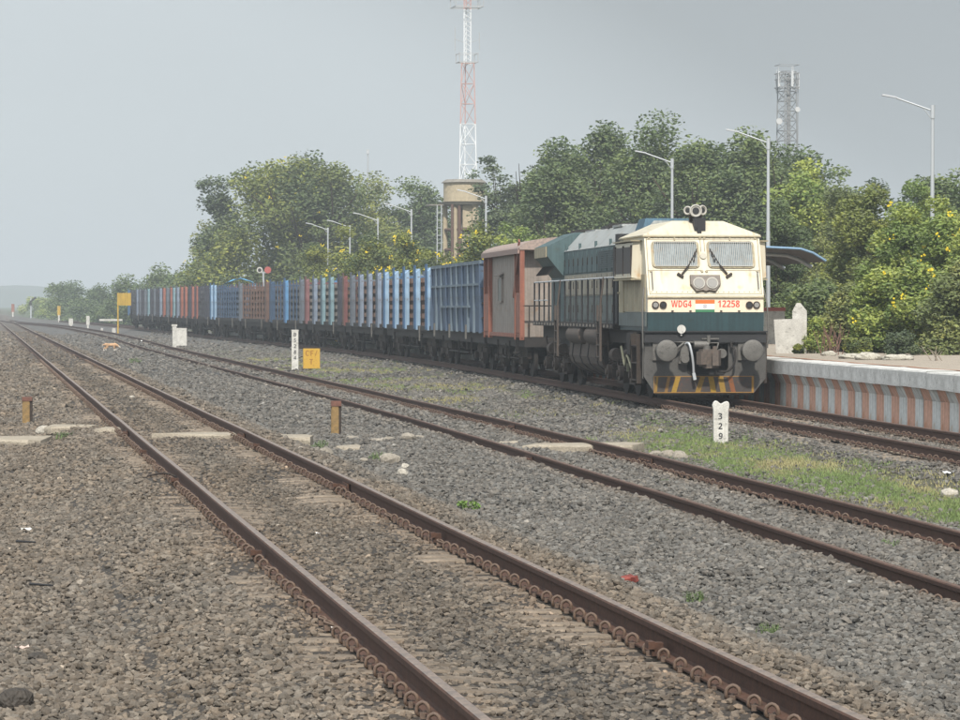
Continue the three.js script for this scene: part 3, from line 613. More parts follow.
  part(o, 'angle_cock', [box(0.2, 0.46, 0.12, -0.5, 1.06, 9.98, 0, 0, -0.14), cyl(0.1, 0.1, 0.12, -0.5, 0.96, 10.05, 'z', 16), tube([V(-0.72, 1.05, 9.95), V(-0.66, 1.2, 10.05), V(-0.52, 1.32, 10.05)], 0.03)], M.bufferGrey);
  part(o, 'tail_disc', [cyl(0.10, 0.10, 0.03, -0.58, 1.64, 10.06, 'z', 24), box(0.03, 0.14, 0.03, -0.58, 1.56, 10.03)], M.white);
  // front corner handrails and steps
  for (const s of [-1, 1]) {
    part(o, 'corner_handrail', [tube([V(s * 1.46, 1.2, 9.95), V(s * 1.47, 1.7, 9.97), V(s * 1.46, 2.2, 9.9), V(s * 1.40, 2.6, 9.75)], 0.018), rod(V(s * 1.44, 0.5, 9.8), V(s * 1.44, 1.3, 9.9), 0.016)], M.bufferGrey);
    const st = []; for (const y of [0.45, 0.85, 1.25]) st.push(box(0.16, 0.03, 0.75, s * 1.46, y, 9.1)); st.push(box(0.14, 1.15, 0.03, s * 1.47, 0.95, 9.50), box(0.14, 1.15, 0.03, s * 1.47, 0.95, 8.72), box(0.02, 1.15, 0.8, s * 1.37, 0.95, 9.1));
    part(o, 'cab_steps', st, M.underBrown);
    part(o, 'sand_box', [box(0.3, 0.72, 0.6, s * 1.33, 1.2, 8.3), box(0.08, 0.5, 0.5, s * 1.50, 1.28, 8.3)], M.under);
  }
  // hood in three bands, with doors
  const HW = 0.96, H0 = CR, H1 = -7.0;
  part(o, 'hood_lower', [box(2 * HW, 0.72, H0 - H1, 0, 2.10, (H0 + H1) / 2)], M.hoodGrey);
  part(o, 'hood_middle', [box(2 * HW, 0.60, H0 - H1, 0, 2.76, (H0 + H1) / 2)], M.hoodCream);
  part(o, 'hood_upper', [box(2 * HW, 0.68, H0 - H1, 0, 3.40, (H0 + H1) / 2)], M.hoodTeal);
  part(o, 'hood_roof', [prism([[-HW - 0.02, 3.74], [HW + 0.02, 3.74], [0.5, 4.27], [-0.5, 4.27]], -6.98, 5.75)], M.roofGrey);
  const doorMats = [M.hoodGrey, M.hoodCream, M.hoodTeal];
  for (const s of [-1, 1]) for (let i = 0; i < 14; i++) for (let k = 0; k < 3; k++) {
    if (s > 0 && k) continue;
    const y = [2.11, 2.76, 3.40][k], h = [0.62, 0.54, 0.60][k], z = 5.35 - i * 0.9;
    const d = part(o, 'hood_door', [box(0.035, h, 0.78, s * (HW + 0.015), y, z)], doorMats[k]);
    part(d, 'handle', [box(0.03, 0.2, 0.025, s * (HW + 0.04), y, z - 0.33)], M.under);
  }
  part(o, 'louvre', (() => { const g = []; for (let i = 0; i < 9; i++) g.push(box(0.03, 0.04, 4.0, -HW - 0.04, 3.18 + i * 0.055, 1.8)); return g; })(), M.teal);
  // black boxes stand in for the dark gap and equipment between cab and hood
  part(o, 'dark_gap_box', [box(0.5, 1.9, 0.7, -1.15, 2.7, 5.35), box(0.3, 0.5, 0.5, -1.2, 3.7, 5.3)], M.black);
  // radiator section with overhanging wings at the far end
  const wing = [[-HW, 1.74], [HW, 1.74], [HW, 3.0], [1.46, 3.62], [1.46, 3.90], [0.62, 4.30], [-0.62, 4.30], [-1.46, 3.90], [-1.46, 3.62], [-HW, 3.0]];
  part(o, 'radiator_hood', [prism(wing, -9.85, -7.0)], M.hoodTeal);
  part(o, 'radiator_fascia', [box(0.03, 0.3, 2.6, -1.475, 3.74, -8.42), box(2.8, 0.3, 0.03, 0, 3.74, -9.87)], M.creamDirty);
  part(o, 'radiator_grille', (() => { const g = []; for (let i = 0; i < 12; i++) g.push(box(0.03, 0.62, 0.04, -1.24, 3.32, -7.25 - i * 0.22, 0, 0, -0.68)); return g; })(), M.under);
  for (const z of [-7.9, -9.0, -1.5]) part(o, 'roof_fan', [cyl(0.5, 0.55, 0.12, 0, 4.34, z, 'y', 24)], M.under);
  part(o, 'roof_duct', [hull([[-0.8, 4.0, 5.8], [0.8, 4.0, 5.8], [-0.7, 4.33, 5.7], [0.7, 4.33, 5.7], [-0.8, 4.0, 4.6], [0.8, 4.0, 4.6], [-0.7, 4.33, 4.7], [0.7, 4.33, 4.7]])], M.roofBlue);
  part(o, 'roof_hatch', [box(0.7, 0.06, 1.6, -0.2, 4.29, 0.2), box(0.5, 0.1, 0.7, 0.1, 4.3, -3.2), box(0.9, 0.06, 2, 0, 4.29, -5.4)], M.roofGrey);
  part(o, 'lifting_lug', [-6.6, -4.0, -1.0, 1.6, 4.6].map(z => box(0.06, 0.16, 0.1, -HW + 0.02, 3.84, z)), M.hoodTeal);
  part(o, 'exhaust_stack', [box(0.5, 0.14, 0.9, 0, 4.33, -4.3)], M.black);
  // walkway, railings
  for (const s of [-1, 1]) {
    part(o, 'walkway', [box(0.56, 0.12, 15.6, s * 1.24, 1.68, -2.0)], M.under);
    const w = []; for (let i = 0; i < 26; i++) w.push(box(0.05, 0.07, 0.07, s * 1.53, 1.68, 5.6 - i * 0.6)); part(o, 'walkway_bracket', w, M.bufferGrey);
    part(o, 'handrail', [rod(V(s * 1.48, 2.88, 5.7), V(s * 1.48, 2.88, -9.75), 0.022), rod(V(s * 1.48, 2.35, -6.8), V(s * 1.48, 2.35, -9.75), 0.016)], M.steel);
    for (let i = 0; i < 15; i++) part(o, 'railing_post', [rod(V(s * 1.48, 1.7, 5.65 - i * 1.1), V(s * 1.48, 2.89, 5.65 - i * 1.1), 0.026)], M.black);
  }
  part(o, 'sole_bar', [box(2.5, 0.34, 19.0, 0, 1.44, 0)], M.under);
  // tank, reservoirs, ladders
  { const pr = []; for (let i = 0; i <= 10; i++) { const a = Math.PI * i / 10; pr.push([-1.40 * Math.cos(a), 0.86 - 0.62 * Math.sin(a)]); } pr.push([1.35, 1.3], [-1.35, 1.3]);
    const f = part(o, 'fuel_tank', [prism(pr, -2.9, 2.9)], M.tank); part(f, 'tank_band', [-2.2, -0.7, 0.7, 2.2].map(z => prism(pr.map(p => [p[0] * 1.015, 0.86 + (p[1] - 0.86) * 1.02]), z - 0.05, z + 0.05)), M.under);
    part(f, 'end_plate', [prism(pr.map(p => [p[0] * 0.96, 0.88 + (p[1] - 0.88) * 0.94]), 2.9, 2.96)], M.under); }
  for (const z of [-1.2, 2.2]) part(o, 'air_reservoir', [cyl(0.25, 0.25, 2.3, -1.32, 1.42, z, 'z', 20), new THREE.SphereGeometry(0.25, 16, 10).scale(1, 1, 0.4).translate(-1.32, 1.42, z + 1.15)], M.tank);
  for (const z of [4.1, -3.9]) part(o, 'side_ladder', [box(0.05, 1.4, 0.09, -1.58, 1.5, z), box(0.05, 1.4, 0.09, -1.58, 1.5, z - 0.5), ...[0.9, 1.2, 1.5, 1.8].map(y => box(0.05, 0.03, 0.5, -1.58, y, z - 0.25)), rod(V(-1.58, 2.2, z), V(-1.5, 2.9, z), 0.025)], M.tank);
  // two three-axle bogies
  const wg = wheelGeo(0.54);
  for (const zc of [5.95, -5.95]) {
    const b = new THREE.Group(); b.name = 'bogie'; o.add(b); b.position.set(0, 0, zc);
    for (const s of [-1, 1]) {
      const fr = [box(0.14, 0.20, 4.9, s * 1.12, 0.98, 0), box(0.12, 0.34, 0.6, s * 1.12, 0.82, 0.93), box(0.12, 0.34, 0.6, s * 1.12, 0.82, -0.93), box(0.16, 0.14, 0.9, s * 1.14, 0.35, 0.93), box(0.16, 0.14, 0.9, s * 1.14, 0.35, -0.93)];
      for (const z of [-1.86, 0, 1.86]) { fr.push(box(0.2, 0.34, 0.36, s * 1.2, 0.54, z), box(0.10, 0.5, 0.08, s * 1.16, 0.72, z - 0.3), box(0.10, 0.5, 0.08, s * 1.16, 0.72, z + 0.3)); }
      part(b, 'side_frame', fr, M.underBrown);
      for (const z of [-1.86, 0, 1.86]) part(b, 'axle_box', [cyl(0.17, 0.19, 0.12, s * 1.34, 0.54, z, 'x', 16), cyl(0.08, 0.08, 0.06, s * 1.42, 0.54, z, 'x', 10)], M.tank);
      for (const z of [-2.18, -1.54, -0.32, 0.32, 1.54, 2.18]) part(b, 'spring', [0, 1, 2, 3, 4].map(i => new THREE.TorusGeometry(0.085, 0.022, 5, 12).rotateX(Math.PI / 2).translate(s * 1.22, 0.62 + i * 0.065, z)), M.underBrown);
      for (const z of [-1.0, 1.0]) part(b, 'brake_cylinder', [cyl(0.16, 0.16, 0.5, s * 1.3, 0.98, z, 'z', 14), rod(V(s * 1.3, 0.95, z), V(s * 1.25, 0.4, z + 0.4), 0.03)], M.tank);
      for (const z of [-1.86, 0, 1.86]) part(b, 'wheel', wg.clone().rotateY(s > 0 ? Math.PI : 0).translate(s * 0.86, 0.54, z), M.under);
    }
    part(b, 'sand_pipe', [-1, 1].flatMap(s => [tube([V(s * 1.3, 1.3, 2.4), V(s * 1.2, 0.8, 2.6), V(s * 0.88, 0.2, 2.5)], 0.025), tube([V(s * 1.3, 1.3, -2.4), V(s * 1.2, 0.8, -2.6), V(s * 0.88, 0.2, -2.5)], 0.025)]), M.tank);
    part(b, 'bolster', [box(2.0, 0.3, 3.4, 0, 1.1, 0), ...[-1.86, 0, 1.86].map(z => cyl(0.1, 0.1, 2.2, 0, 0.54, z, 'x', 10))], M.black);
  }
  part(o, 'pipe_run', [tube([V(-1.5, 0.7, 8.6), V(-1.52, 1.0, 8.0), V(-1.5, 0.75, 7.6), V(-1.5, 1.2, 7.0)], 0.035), box(0.06, 0.2, 0.06, -1.5, 0.72, 8.0)], mat(lin(0.17, 0.165, 0.11), { roughness: 0.8 }));
  part(o, 'hose_end', [box(0.06, 0.2, 0.06, -1.48, 0.62, 8.7)], mat(lin(0.10, 0.30, 0.42)));
}

/* ------------------------------------------------------------ wagons */
const wwg = wheelGeo(0.46);
const wagonCache = {};
function wagonBogie(parent, z) {
  const b = new THREE.Group(); b.name = 'bogie'; parent.add(b); b.position.set(0, 0, z);
  if (!wagonCache.frame) {
    wagonCache.frame = [-1, 1].map(s => merge([hull([[s * 0.98, 0.95, -1.0], [s * 1.12, 0.95, -1.0], [s * 0.98, 0.75, -1.35], [s * 1.12, 0.75, -1.35], [s * 0.98, 0.75, 1.35], [s * 1.12, 0.75, 1.35], [s * 0.98, 0.95, 1.0], [s * 1.12, 0.95, 1.0], [s * 0.98, 0.55, -1.3], [s * 1.12, 0.55, 1.3]].concat([[s * 1.12, 0.55, -1.3], [s * 0.98, 0.55, 1.3]])), box(0.14, 0.42, 0.75, s * 1.06, 0.42, 0), box(0.2, 0.22, 0.32, s * 1.15, 0.5, -1), box(0.2, 0.22, 0.32, s * 1.15, 0.5, 1), ...[-0.2, 0, 0.2].map(q => cyl(0.07, 0.07, 0.3, s * 1.12, 0.5, q, 'y', 8)), box(0.05, 0.5, 0.08, s * 1.2, 0.55, 0.55)]));
    wagonCache.wheel = [-1, 1].map(s => wwg.clone().rotateY(s > 0 ? Math.PI : 0));
    wagonCache.bolster = merge([box(2.0, 0.3, 0.5, 0, 0.95, 0), cyl(0.08, 0.08, 1.9, 0, 0.46, -1, 'x', 8), cyl(0.08, 0.08, 1.9, 0, 0.46, 1, 'x', 8)]);
  }
  wagonCache.frame.forEach(g => part(b, 'side_frame', g, M.underBrown));
  for (const z2 of [-1, 1]) wagonCache.wheel.forEach((g, i) => { const m = part(b, 'wheel', g, M.under); m.position.set((i ? 1 : -1) * 0.86, 0.46, z2); });
  part(b, 'bolster', wagonCache.bolster, M.black);
}
function underframe(o, L, colour) {
  const h = L / 2;
  part(o, 'sole_bar', [box(0.12, 0.3, L, -1.30, 1.08, 0), box(0.12, 0.3, L, 1.30, 1.08, 0), box(0.5, 0.4, L, 0, 1.0, 0), box(2.7, 0.3, 0.15, 0, 1.08, h), box(2.7, 0.3, 0.15, 0, 1.08, -h), box(0.2, 0.26, 1.2, 0, 1.0, h + 0.3), box(0.2, 0.26, 1.2, 0, 1.0, -h - 0.3)], colour || M.under);
  part(o, 'brake_gear', [cyl(0.2, 0.2, 0.9, -0.9, 0.82, -1.2, 'z', 12), box(0.9, 0.3, 0.5, -0.7, 0.78, 1.0), rod(V(-1.3, 0.55, 3), V(-1.3, 0.55, -3), 0.03), box(0.06, 0.5, 0.06, -1.36, 0.75, 0.4), box(0.05, 0.6, 0.05, -1.4, 0.8, h - 3.2), box(0.05, 0.6, 0.05, -1.4, 0.8, -h + 3.2)], M.under);
  wagonBogie(o, h - 2.4); wagonBogie(o, -h + 2.4);
}
const pieceOf = (D, L) => D + L * 0.985;                 // depth the train takes for a length along it
let nextD = 92.2;
const place = (L, gap = 1.0) => { const D = nextD + L * 0.49; nextD += (L + gap) * 0.985; return trackPose(tC, D); };

{ // brake van with end platforms
  const L = 9.4, [pos, turn] = place(L);
  const o = thing('brake_van', pos, turn, 'weathered grey brake van with rusty orange corner posts behind the locomotive', 'brake van');
  const h = L / 2;
  underframe(o, L);
  part(o, 'body', [box(2.72, 2.72, L - 2.6, 0, 2.58, -0.0)], M.vanGrey);
  part(o, 'end_panel', [box(2.70, 2.68, 0.08, 0, 2.58, h - 0.55)], M.vanGrey);
  const rp = []; for (let i = 0; i <= 12; i++) { const a = Math.PI * i / 12; rp.push(new THREE.Vector2(-1.56 * Math.cos(a), 3.92 + 0.40 * Math.sin(a))); }
  part(o, 'roof', [new THREE.ExtrudeGeometry(new THREE.Shape(rp), { depth: L, bevelEnabled: false }).translate(0, 0, -h)], paint(lin(0.52, 0.46, 0.43), { map: rustTex }));
  part(o, 'roof_edge', [box(0.06, 0.16, L, -1.54, 3.88, 0), box(0.06, 0.16, L, 1.54, 3.88, 0)], paint(lin(0.42, 0.33, 0.31), { map: rustTex }));
  for (const z of [h - 0.12, h - 1.35, -h + 1.35, -h + 0.12]) for (const s of [-1, 1]) part(o, 'corner_post', [box(0.14, 2.8, 0.18, s * 1.42, 2.55, z)], M.orange);
  part(o, 'side_brace', [box(0.05, 0.14, 2.2, -1.45, 3.35, h - 1.2, -0.9), box(0.06, 0.12, L, -1.43, 1.28, 0)], M.orange);
  part(o, 'lower_panel', [box(0.06, 1.25, 1.15, -1.45, 1.98, -h + 0.75), box(0.06, 1.25, 0.9, -1.45, 1.98, h - 0.6)], M.orange);
  for (const z of [-0.9]) { const w = part(o, 'side_window', [box(0.05, 0.72, 0.9, -1.385, 2.72, z)], mat(lin(0.10, 0.10, 0.085), { roughness: 0.4 })); for (const q of [box(0.07, 0.06, 1.0, -1.39, 3.10, z), box(0.07, 0.06, 1.0, -1.39, 2.34, z), box(0.07, 0.8, 0.06, -1.39, 2.72, z - 0.47), box(0.07, 0.8, 0.06, -1.39, 2.72, z + 0.47)]) part(w, 'window_frame', [q], M.vanGrey); }
  part(o, 'window_hood', [box(0.16, 0.03, 1.2, -1.44, 3.22, -0.9, 0, 0, 0.5)], M.vanGrey);
  part(o, 'end_railing', [...[-1.2, -0.6, 0, 0.6, 1.2].map(x => rod(V(x, 1.2, h - 0.05), V(x, 2.2, h - 0.05), 0.02)), rod(V(-1.4, 2.2, h - 0.05), V(1.4, 2.2, h - 0.05), 0.025)], M.underBrown);
  part(o, 'step', [box(0.2, 0.04, 0.5, -1.45, 0.75, h - 1.0), box(0.03, 0.6, 0.03, -1.45, 1.0, h - 0.8), box(0.03, 0.6, 0.03, -1.45, 1.0, h - 1.2)], M.under);
}
{ // dark blue high sided wagon
  const L = 15.2, [pos, turn] = place(L);
  const o = thing('box_wagon', pos, turn, 'dark slate blue high-sided open wagon with ribbed sides behind the brake van', 'goods wagon');
  const h = L / 2, blue = wpaint(lin(0.095, 0.15, 0.245)), rib = wpaint(lin(0.20, 0.265, 0.335)), pale = wpaint(lin(0.17, 0.28, 0.42));
  underframe(o, L);
  part(o, 'floor', [box(2.8, 0.08, L, 0, 1.27, 0)], M.under);
  for (const s of [-1, 1]) {
    part(o, 'side_panel', [box(0.06, 2.35, L, s * 1.42, 2.48, 0)], blue);
    part(o, 'top_rail', [box(0.14, 0.12, L + 0.05, s * 1.45, 3.70, 0)], rib);
    part(o, 'mid_rail', [box(0.10, 0.08, L * 0.98, s * 1.47, 2.95, 0), box(0.10, 0.08, L * 0.6, s * 1.47, 2.18, 0)], rib);
    for (let i = 0; i <= 9; i++) part(o, 'rib', [box(0.10, 2.4, 0.13, s * 1.48, 2.48, -h + 0.1 + i * (L - 0.2) / 9)], i % 3 ? rib : blue);
  }
  for (const s of [-1, 1]) { part(o, 'end_panel', [box(2.8, 2.35, 0.06, 0, 2.48, s * (h - 0.03))], pale); part(o, 'end_rib', [-1.2, -0.4, 0.4, 1.2].map(x => box(0.12, 2.3, 0.12, x, 2.48, s * (h + 0.05)))
    .concat([box(2.9, 0.12, 0.14, 0, 3.70, s * h)]), blue); }
  for (let i = 0; i < 3; i++) part(o, 'door_latch', [box(0.06, 0.5, 0.06, -1.6, 1.3, -h + 2 + i * 5)], M.bufferGrey);
  part(o, 'coupler_step', [box(0.3, 0.04, 0.3, -1.2, 0.8, h - 0.2), ...[0, 1, 2, 3].map(i => box(0.05, 0.05, 0.5, -1.42, 1.3 + i * 0.5, h + 0.1))], M.underBrown);
}
// wagons with tall stakes, each loaded with rows of sleepers
const deckLoad = L => { const g = []; const n = Math.floor((L - 0.6) / 0.44);
  for (let r = 0; r < 6; r++) for (let i = 0; i < n; i++) { const j = Math.sin(i * 12.9 + r * 78.2) * 43758.5, q = (j - Math.floor(j)) - 0.5; g.push(box(2.64 + q * 0.2, 0.19, 0.26, q * 0.06, 1.45 + r * 0.365, -L / 2 + 0.5 + i * 0.44)); }
  for (let r = 0; r < 5; r++) for (const x of [-0.8, 0.8]) g.push(box(0.1, 0.17, L - 0.8, x, 1.632 + r * 0.365, 0));
  return merge(g); };
const LW = 15.6, loadGeo = deckLoad(LW);
const stakeGeo = [-1, 1].map(s => hull([[s * 1.36, 1.25, -0.22], [s * 1.36, 1.25, 0.22], [s * 1.53, 1.25, -0.22], [s * 1.53, 1.25, 0.22], [s * 1.36, 3.74, -0.22], [s * 1.36, 3.72, 0.22], [s * 1.53, 3.72, -0.22], [s * 1.53, 3.58, 0.22]]));
const thinGeo = [-1, 1].map(s => box(0.07, 2.45, 0.16, s * 1.41, 2.5, 0));
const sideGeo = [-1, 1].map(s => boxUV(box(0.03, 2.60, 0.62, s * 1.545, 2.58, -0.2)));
stakeGeo.forEach(boxUV); thinGeo.forEach(boxUV);
const P = {
  blue: wpaint(lin(0.075, 0.19, 0.38)), lightblue: wpaint(lin(0.34, 0.50, 0.70)), lilac: wpaint(lin(0.26, 0.32, 0.43)), teal: wpaint(lin(0.25, 0.39, 0.46)), brightblue: wpaint(lin(0.13, 0.32, 0.60)),
  red: wpaint(lin(0.22, 0.085, 0.085)), pink: wpaint(lin(0.27, 0.13, 0.14)), dark: wpaint(lin(0.055, 0.06, 0.085)), navy: wpaint(lin(0.05, 0.10, 0.19)), brown: wpaint(lin(0.17, 0.10, 0.08)), grey: wpaint(lin(0.155, 0.18, 0.225)), rust: wpaint(lin(0.40, 0.15, 0.11)),
};
const SHADED_SIDE = new Map([[P.lightblue, P.blue], [P.lilac, wpaint(lin(0.13, 0.165, 0.23))], [P.teal, wpaint(lin(0.11, 0.18, 0.23))], [P.brightblue, wpaint(lin(0.07, 0.18, 0.38))], [P.rust, P.red], [P.pink, P.red], [P.red, P.brown]]);  // darker copy of each stake colour: shade put into the side plates
const loadMat = { brown: mat(lin(0.26, 0.18, 0.145), { map: rustTex }), navy: mat(lin(0.11, 0.16, 0.26), { map: concTex }), grey: mat(lin(0.27, 0.25, 0.24), { map: concTex }), dark: mat(lin(0.16, 0.16, 0.17), { map: concTex }), red: mat(lin(0.32, 0.15, 0.14), { map: rustTex }) };
function stakeWagon(label, loadLabel, stakes, thin, load, under) {
  const [pos, turn] = place(LW, 1.1);
  const o = thing('stake_wagon', pos, turn, label, 'goods wagon', 'stake wagons coupled in the goods train');
  underframe(o, LW, under);
  part(o, 'deck', [box(2.86, 0.1, LW, 0, 1.285, 0), box(0.06, 0.2, LW, -1.44, 1.32, 0), box(0.06, 0.2, LW, 1.44, 1.32, 0)], M.under);
  stakes.forEach((m, i) => { const z = LW / 2 - 0.6 - i * (LW - 1.2) / (stakes.length - 1); stakeGeo.forEach((g, k) => { if (m) { const st = part(o, 'stake', g, m); st.position.z = z; part(st, 'shaded_side_face', sideGeo[k], SHADED_SIDE.get(m) || m); } }); });
  const nThin = stakes.every(m => m) ? 0 : 9; for (let i = 0; i < nThin; i++) { const z = LW / 2 - 1.9 - i * (LW - 3.4) / 8; thinGeo.forEach(g => { part(o, 'thin_post', g, thin).position.z = z; }); }
  part(o, 'end_stanchion', [-1, 1].flatMap(s => [box(2.7, 0.1, 0.1, 0, 3.5, s * LW / 2), box(2.7, 0.1, 0.1, 0, 2.5, s * LW / 2), box(0.1, 2.4, 0.1, -0.7, 2.5, s * LW / 2), box(0.1, 2.4, 0.1, 0.7, 2.5, s * LW / 2)]), M.dark || thin);
  part(o, 'tie_down', [-4.2, 4.6].map(z => box(0.05, 0.6, 0.05, -1.5, 1.1, z)), M.bufferGrey);
  single('sleeper_stack', loadGeo, load, pos, turn, loadLabel, 'sleeper stack', 'stacked track sleepers loaded on the stake wagons', 'stuff');
}
const p = P;
stakeWagon('stake wagon with pale blue stakes coloured a shaded bright blue on their sides, next to the slate blue wagon', 'rusty stacked sleepers between the pale blue stakes with shaded bright blue sides', [p.lightblue, p.lightblue, p.lightblue, p.lightblue, p.lightblue], p.blue, loadMat.brown);
stakeWagon('stake wagon with broad lilac grey stakes, second behind the slate blue wagon', 'brown stacked sleepers between the broad lilac grey stakes', [p.lilac, p.lilac, p.lilac, p.grey, p.red], p.grey, loadMat.brown);
stakeWagon('stake wagon with reddish and pale teal stakes above the yellow lettered board', 'dark reddish stacked sleepers between reddish and pale teal stakes', [p.dark, p.teal, p.teal, p.lilac, p.pink], p.red, loadMat.grey);
stakeWagon('stake wagon with one vivid blue stake among dark ones, below the disc signal', 'dark stacked sleepers beside the single vivid blue stake', [p.grey, null, p.brightblue, null, p.navy], p.navy, loadMat.dark);
stakeWagon('stake wagon with rusty brown posts and a blue tarpaulin on top', 'rusty brown stacked sleepers under the blue tarpaulin', [p.brown, null, null, null, p.grey], p.brown, loadMat.brown);
stakeWagon('stake wagon with dark navy lattice posts ending in pale blue stakes', 'navy blue stacked sleepers between dark navy posts', [null, null, null, null, p.lightblue], p.navy, loadMat.navy);
stakeWagon('stake wagon with dark posts and faded red stakes, above the white board', 'dark stacked sleepers with faded red stakes at their far end', [p.lightblue, p.dark, null, p.rust, p.rust], p.dark, loadMat.dark);
stakeWagon('stake wagon with dusty red and grey stakes near the tail of the train', 'dark stacked sleepers with dusty red and grey stakes around', [p.dark, p.rust, p.rust, p.lilac, p.teal], p.dark, loadMat.dark);
stakeWagon('stake wagon third from the tail of the train, red with grey stakes', 'dark stacked sleepers on the red wagon third from the tail', [p.rust, p.grey, p.rust, p.lilac, p.dark], p.red, loadMat.dark);
stakeWagon('stake wagon second from the tail of the train, grey with one teal stake', 'grey stacked sleepers on the second wagon from the tail', [p.grey, p.dark, p.teal, p.grey, p.dark], p.grey, loadMat.grey);
stakeWagon('last stake wagon of the train, dark with a blue end stake', 'dark stacked sleepers on the last wagon beside the yellow sign', [p.grey, p.lilac, null, p.dark, p.blue], p.dark, loadMat.dark);

/* ------------------------------------------------------------ trees and shrubs */
// one crown: leafy clumps spread through an uneven volume; leaves are small folded blades
function crownGeo(clumps, leaf, opt = {}) {
  let total = 0; for (const c of clumps) total += c.n;
  const P = new Float32Array(total * 12), C = new Float32Array(total * 12), I = new Uint32Array(total * 6);
  let k = 0; const q = new THREE.Quaternion(), e = new THREE.Euler(), a = V(0, 0, 0), nn = V(0, 0, 0);
  const tones = opt.tones || [[0.055, 0.092, 0.035], [0.075, 0.115, 0.042]];
  for (const c of clumps) {
    const mix = Math.pow(rnd(), 1.7);
    const base = [0, 1, 2].map(i => lerp(tones[0][i], tones[1][i], mix));
    for (let i = 0; i < c.n; i++) {
      // towards the clump's shell
      const u = rr(-1, 1), t = rr(0, 6.2832), r = Math.pow(rnd(), opt.shell || 0.45), s = Math.sqrt(1 - u * u);
      const dx = s * Math.cos(t), dy = u, dz = s * Math.sin(t);
      const x = c.x + dx * r * c.r, y = c.y + dy * r * c.r * (c.sq || 0.8), z = c.z + dz * r * c.r;
      const L = leaf * 0.76 * rr(0.6, 1.4), Wd = L * (opt.slim || 0.55);
      e.set(rr(-0.9, 0.9) + 0.3 * dz, rr(0, 6.28), rr(-0.9, 0.9) - 0.3 * dx - (opt.droop || 0)); q.setFromEuler(e);
      const pts = [[-Wd / 2, 0.0, 0], [0, 0.12 * Wd, -L / 2], [Wd / 2, 0.0, 0], [0, 0.05 * Wd, L / 2]];
      const f = rr(0.78, 1.25), yel = rnd() < 0.1 ? 1.25 : 1;
      for (let j = 0; j < 4; j++) {
        a.set(...pts[j]).applyQuaternion(q); const o = (k * 4 + j) * 3;
        P[o] = x + a.x; P[o + 1] = y + a.y; P[o + 2] = z + a.z;
        C[o] = base[0] * f * yel; C[o + 1] = base[1] * f * (yel > 1 ? 1.1 : 1); C[o + 2] = base[2] * f;
      }
      const v = k * 4; I.set([v, v + 1, v + 2, v, v + 2, v + 3], k * 6); k++;
    }
  }
  const g = new THREE.BufferGeometry();
  g.setAttribute('position', new THREE.BufferAttribute(P, 3)); g.setAttribute('color', new THREE.BufferAttribute(C, 3)); g.setIndex(new THREE.BufferAttribute(I, 1)); g.computeVertexNormals();
  return g;
}
const leafMat = new THREE.MeshPhysicalMaterial({ color: lin(1, 1, 1), vertexColors: true, roughness: 0.85, side: THREE.DoubleSide, transmission: 0.4, thickness: 0 });
const leafMatT = new THREE.MeshPhysicalMaterial({ color: lin(1, 1, 1), vertexColors: true, roughness: 0.9, side: THREE.DoubleSide, transmission: 0.35, thickness: 0 });
const flowerMat = mat(lin(0.72, 0.55, 0.03), { side: THREE.DoubleSide, roughness: 0.8 });
const TONE = {
  neem: [[0.080, 0.126, 0.036], [0.175, 0.230, 0.064]], yellow: [[0.074, 0.114, 0.028], [0.290, 0.315, 0.042]], bright: [[0.145, 0.220, 0.040], [0.380, 0.430, 0.080]], dark: [[0.058, 0.092, 0.035], [0.112, 0.150, 0.055]], olive: [[0.140, 0.178, 0.048], [0.285, 0.305, 0.080]],
};
// clumps on an uneven dome of half sizes w, h, d (its base at 0)
function dome(w, h, d, n, cr, per, opt = {}) {
  const out = [], ph = rr(0, 50);
  for (let i = 0; i < n; i++) {
    const t = rr(0, 6.2832), u = Math.pow(rnd(), 0.75), el = u * Math.PI / 2 * 1.0;
    const bump = 1 + (opt.bump || 0.22) * 1.6 * nz(Math.cos(t) * 1.4 + ph, Math.sin(t) * 1.4, el * 1.6);
    const rad = rnd() < 0.72 ? rr(0.82, 1.0) : rr(0.25, 0.8);
    const r = cr * rr(0.6, 1.35);
    const x = Math.cos(t) * Math.cos(el) * (w - r * 0.5) * rad * bump, z = Math.sin(t) * Math.cos(el) * (d - r * 0.5) * rad * bump, y = (opt.lift || 0) + Math.sin(el) * (h - r * 0.5) * rad * bump;
    out.push({ x, y, z, r, n: Math.round(2.7 * per * (r / cr) * (r / cr)), sq: opt.sq || 0.75 });
  }
  return out;
}
function limbs(h, r, reach, n, y0 = 0.35) {
  const g = [];
  const bend = [V(0, 0, 0), V(rr(-0.1, 0.1) * h, h * 0.3, rr(-0.1, 0.1) * h), V(rr(-0.12, 0.12) * h, h * 0.6, rr(-0.1, 0.1) * h)];
  g.push(rod(bend[0], bend[1], r, 8, r * 0.8), rod(bend[1], bend[2], r * 0.8, 8, r * 0.5));
  for (let i = 0; i < n; i++) {
    const t = i / n * 6.28 + rr(-0.4, 0.4), k = rr(y0, 0.62), a = bend[1].clone().lerp(bend[2], Math.max(0, (k - 0.3) / 0.32)).setY(h * k);
    const m = V(a.x + Math.cos(t) * reach * 0.45, h * (k + 0.2), a.z + Math.sin(t) * reach * 0.45), e = V(a.x + Math.cos(t) * reach * 0.85, h * (k + rr(0.25, 0.42)), a.z + Math.sin(t) * reach * 0.85);
    g.push(rod(a, m, r * 0.42, 6, r * 0.28), rod(m, e, r * 0.28, 5, r * 0.1), rod(m, V(e.x * 0.6, e.y + h * 0.08, e.z * 1.1), r * 0.2, 5, r * 0.07));
  }
  return g;
}
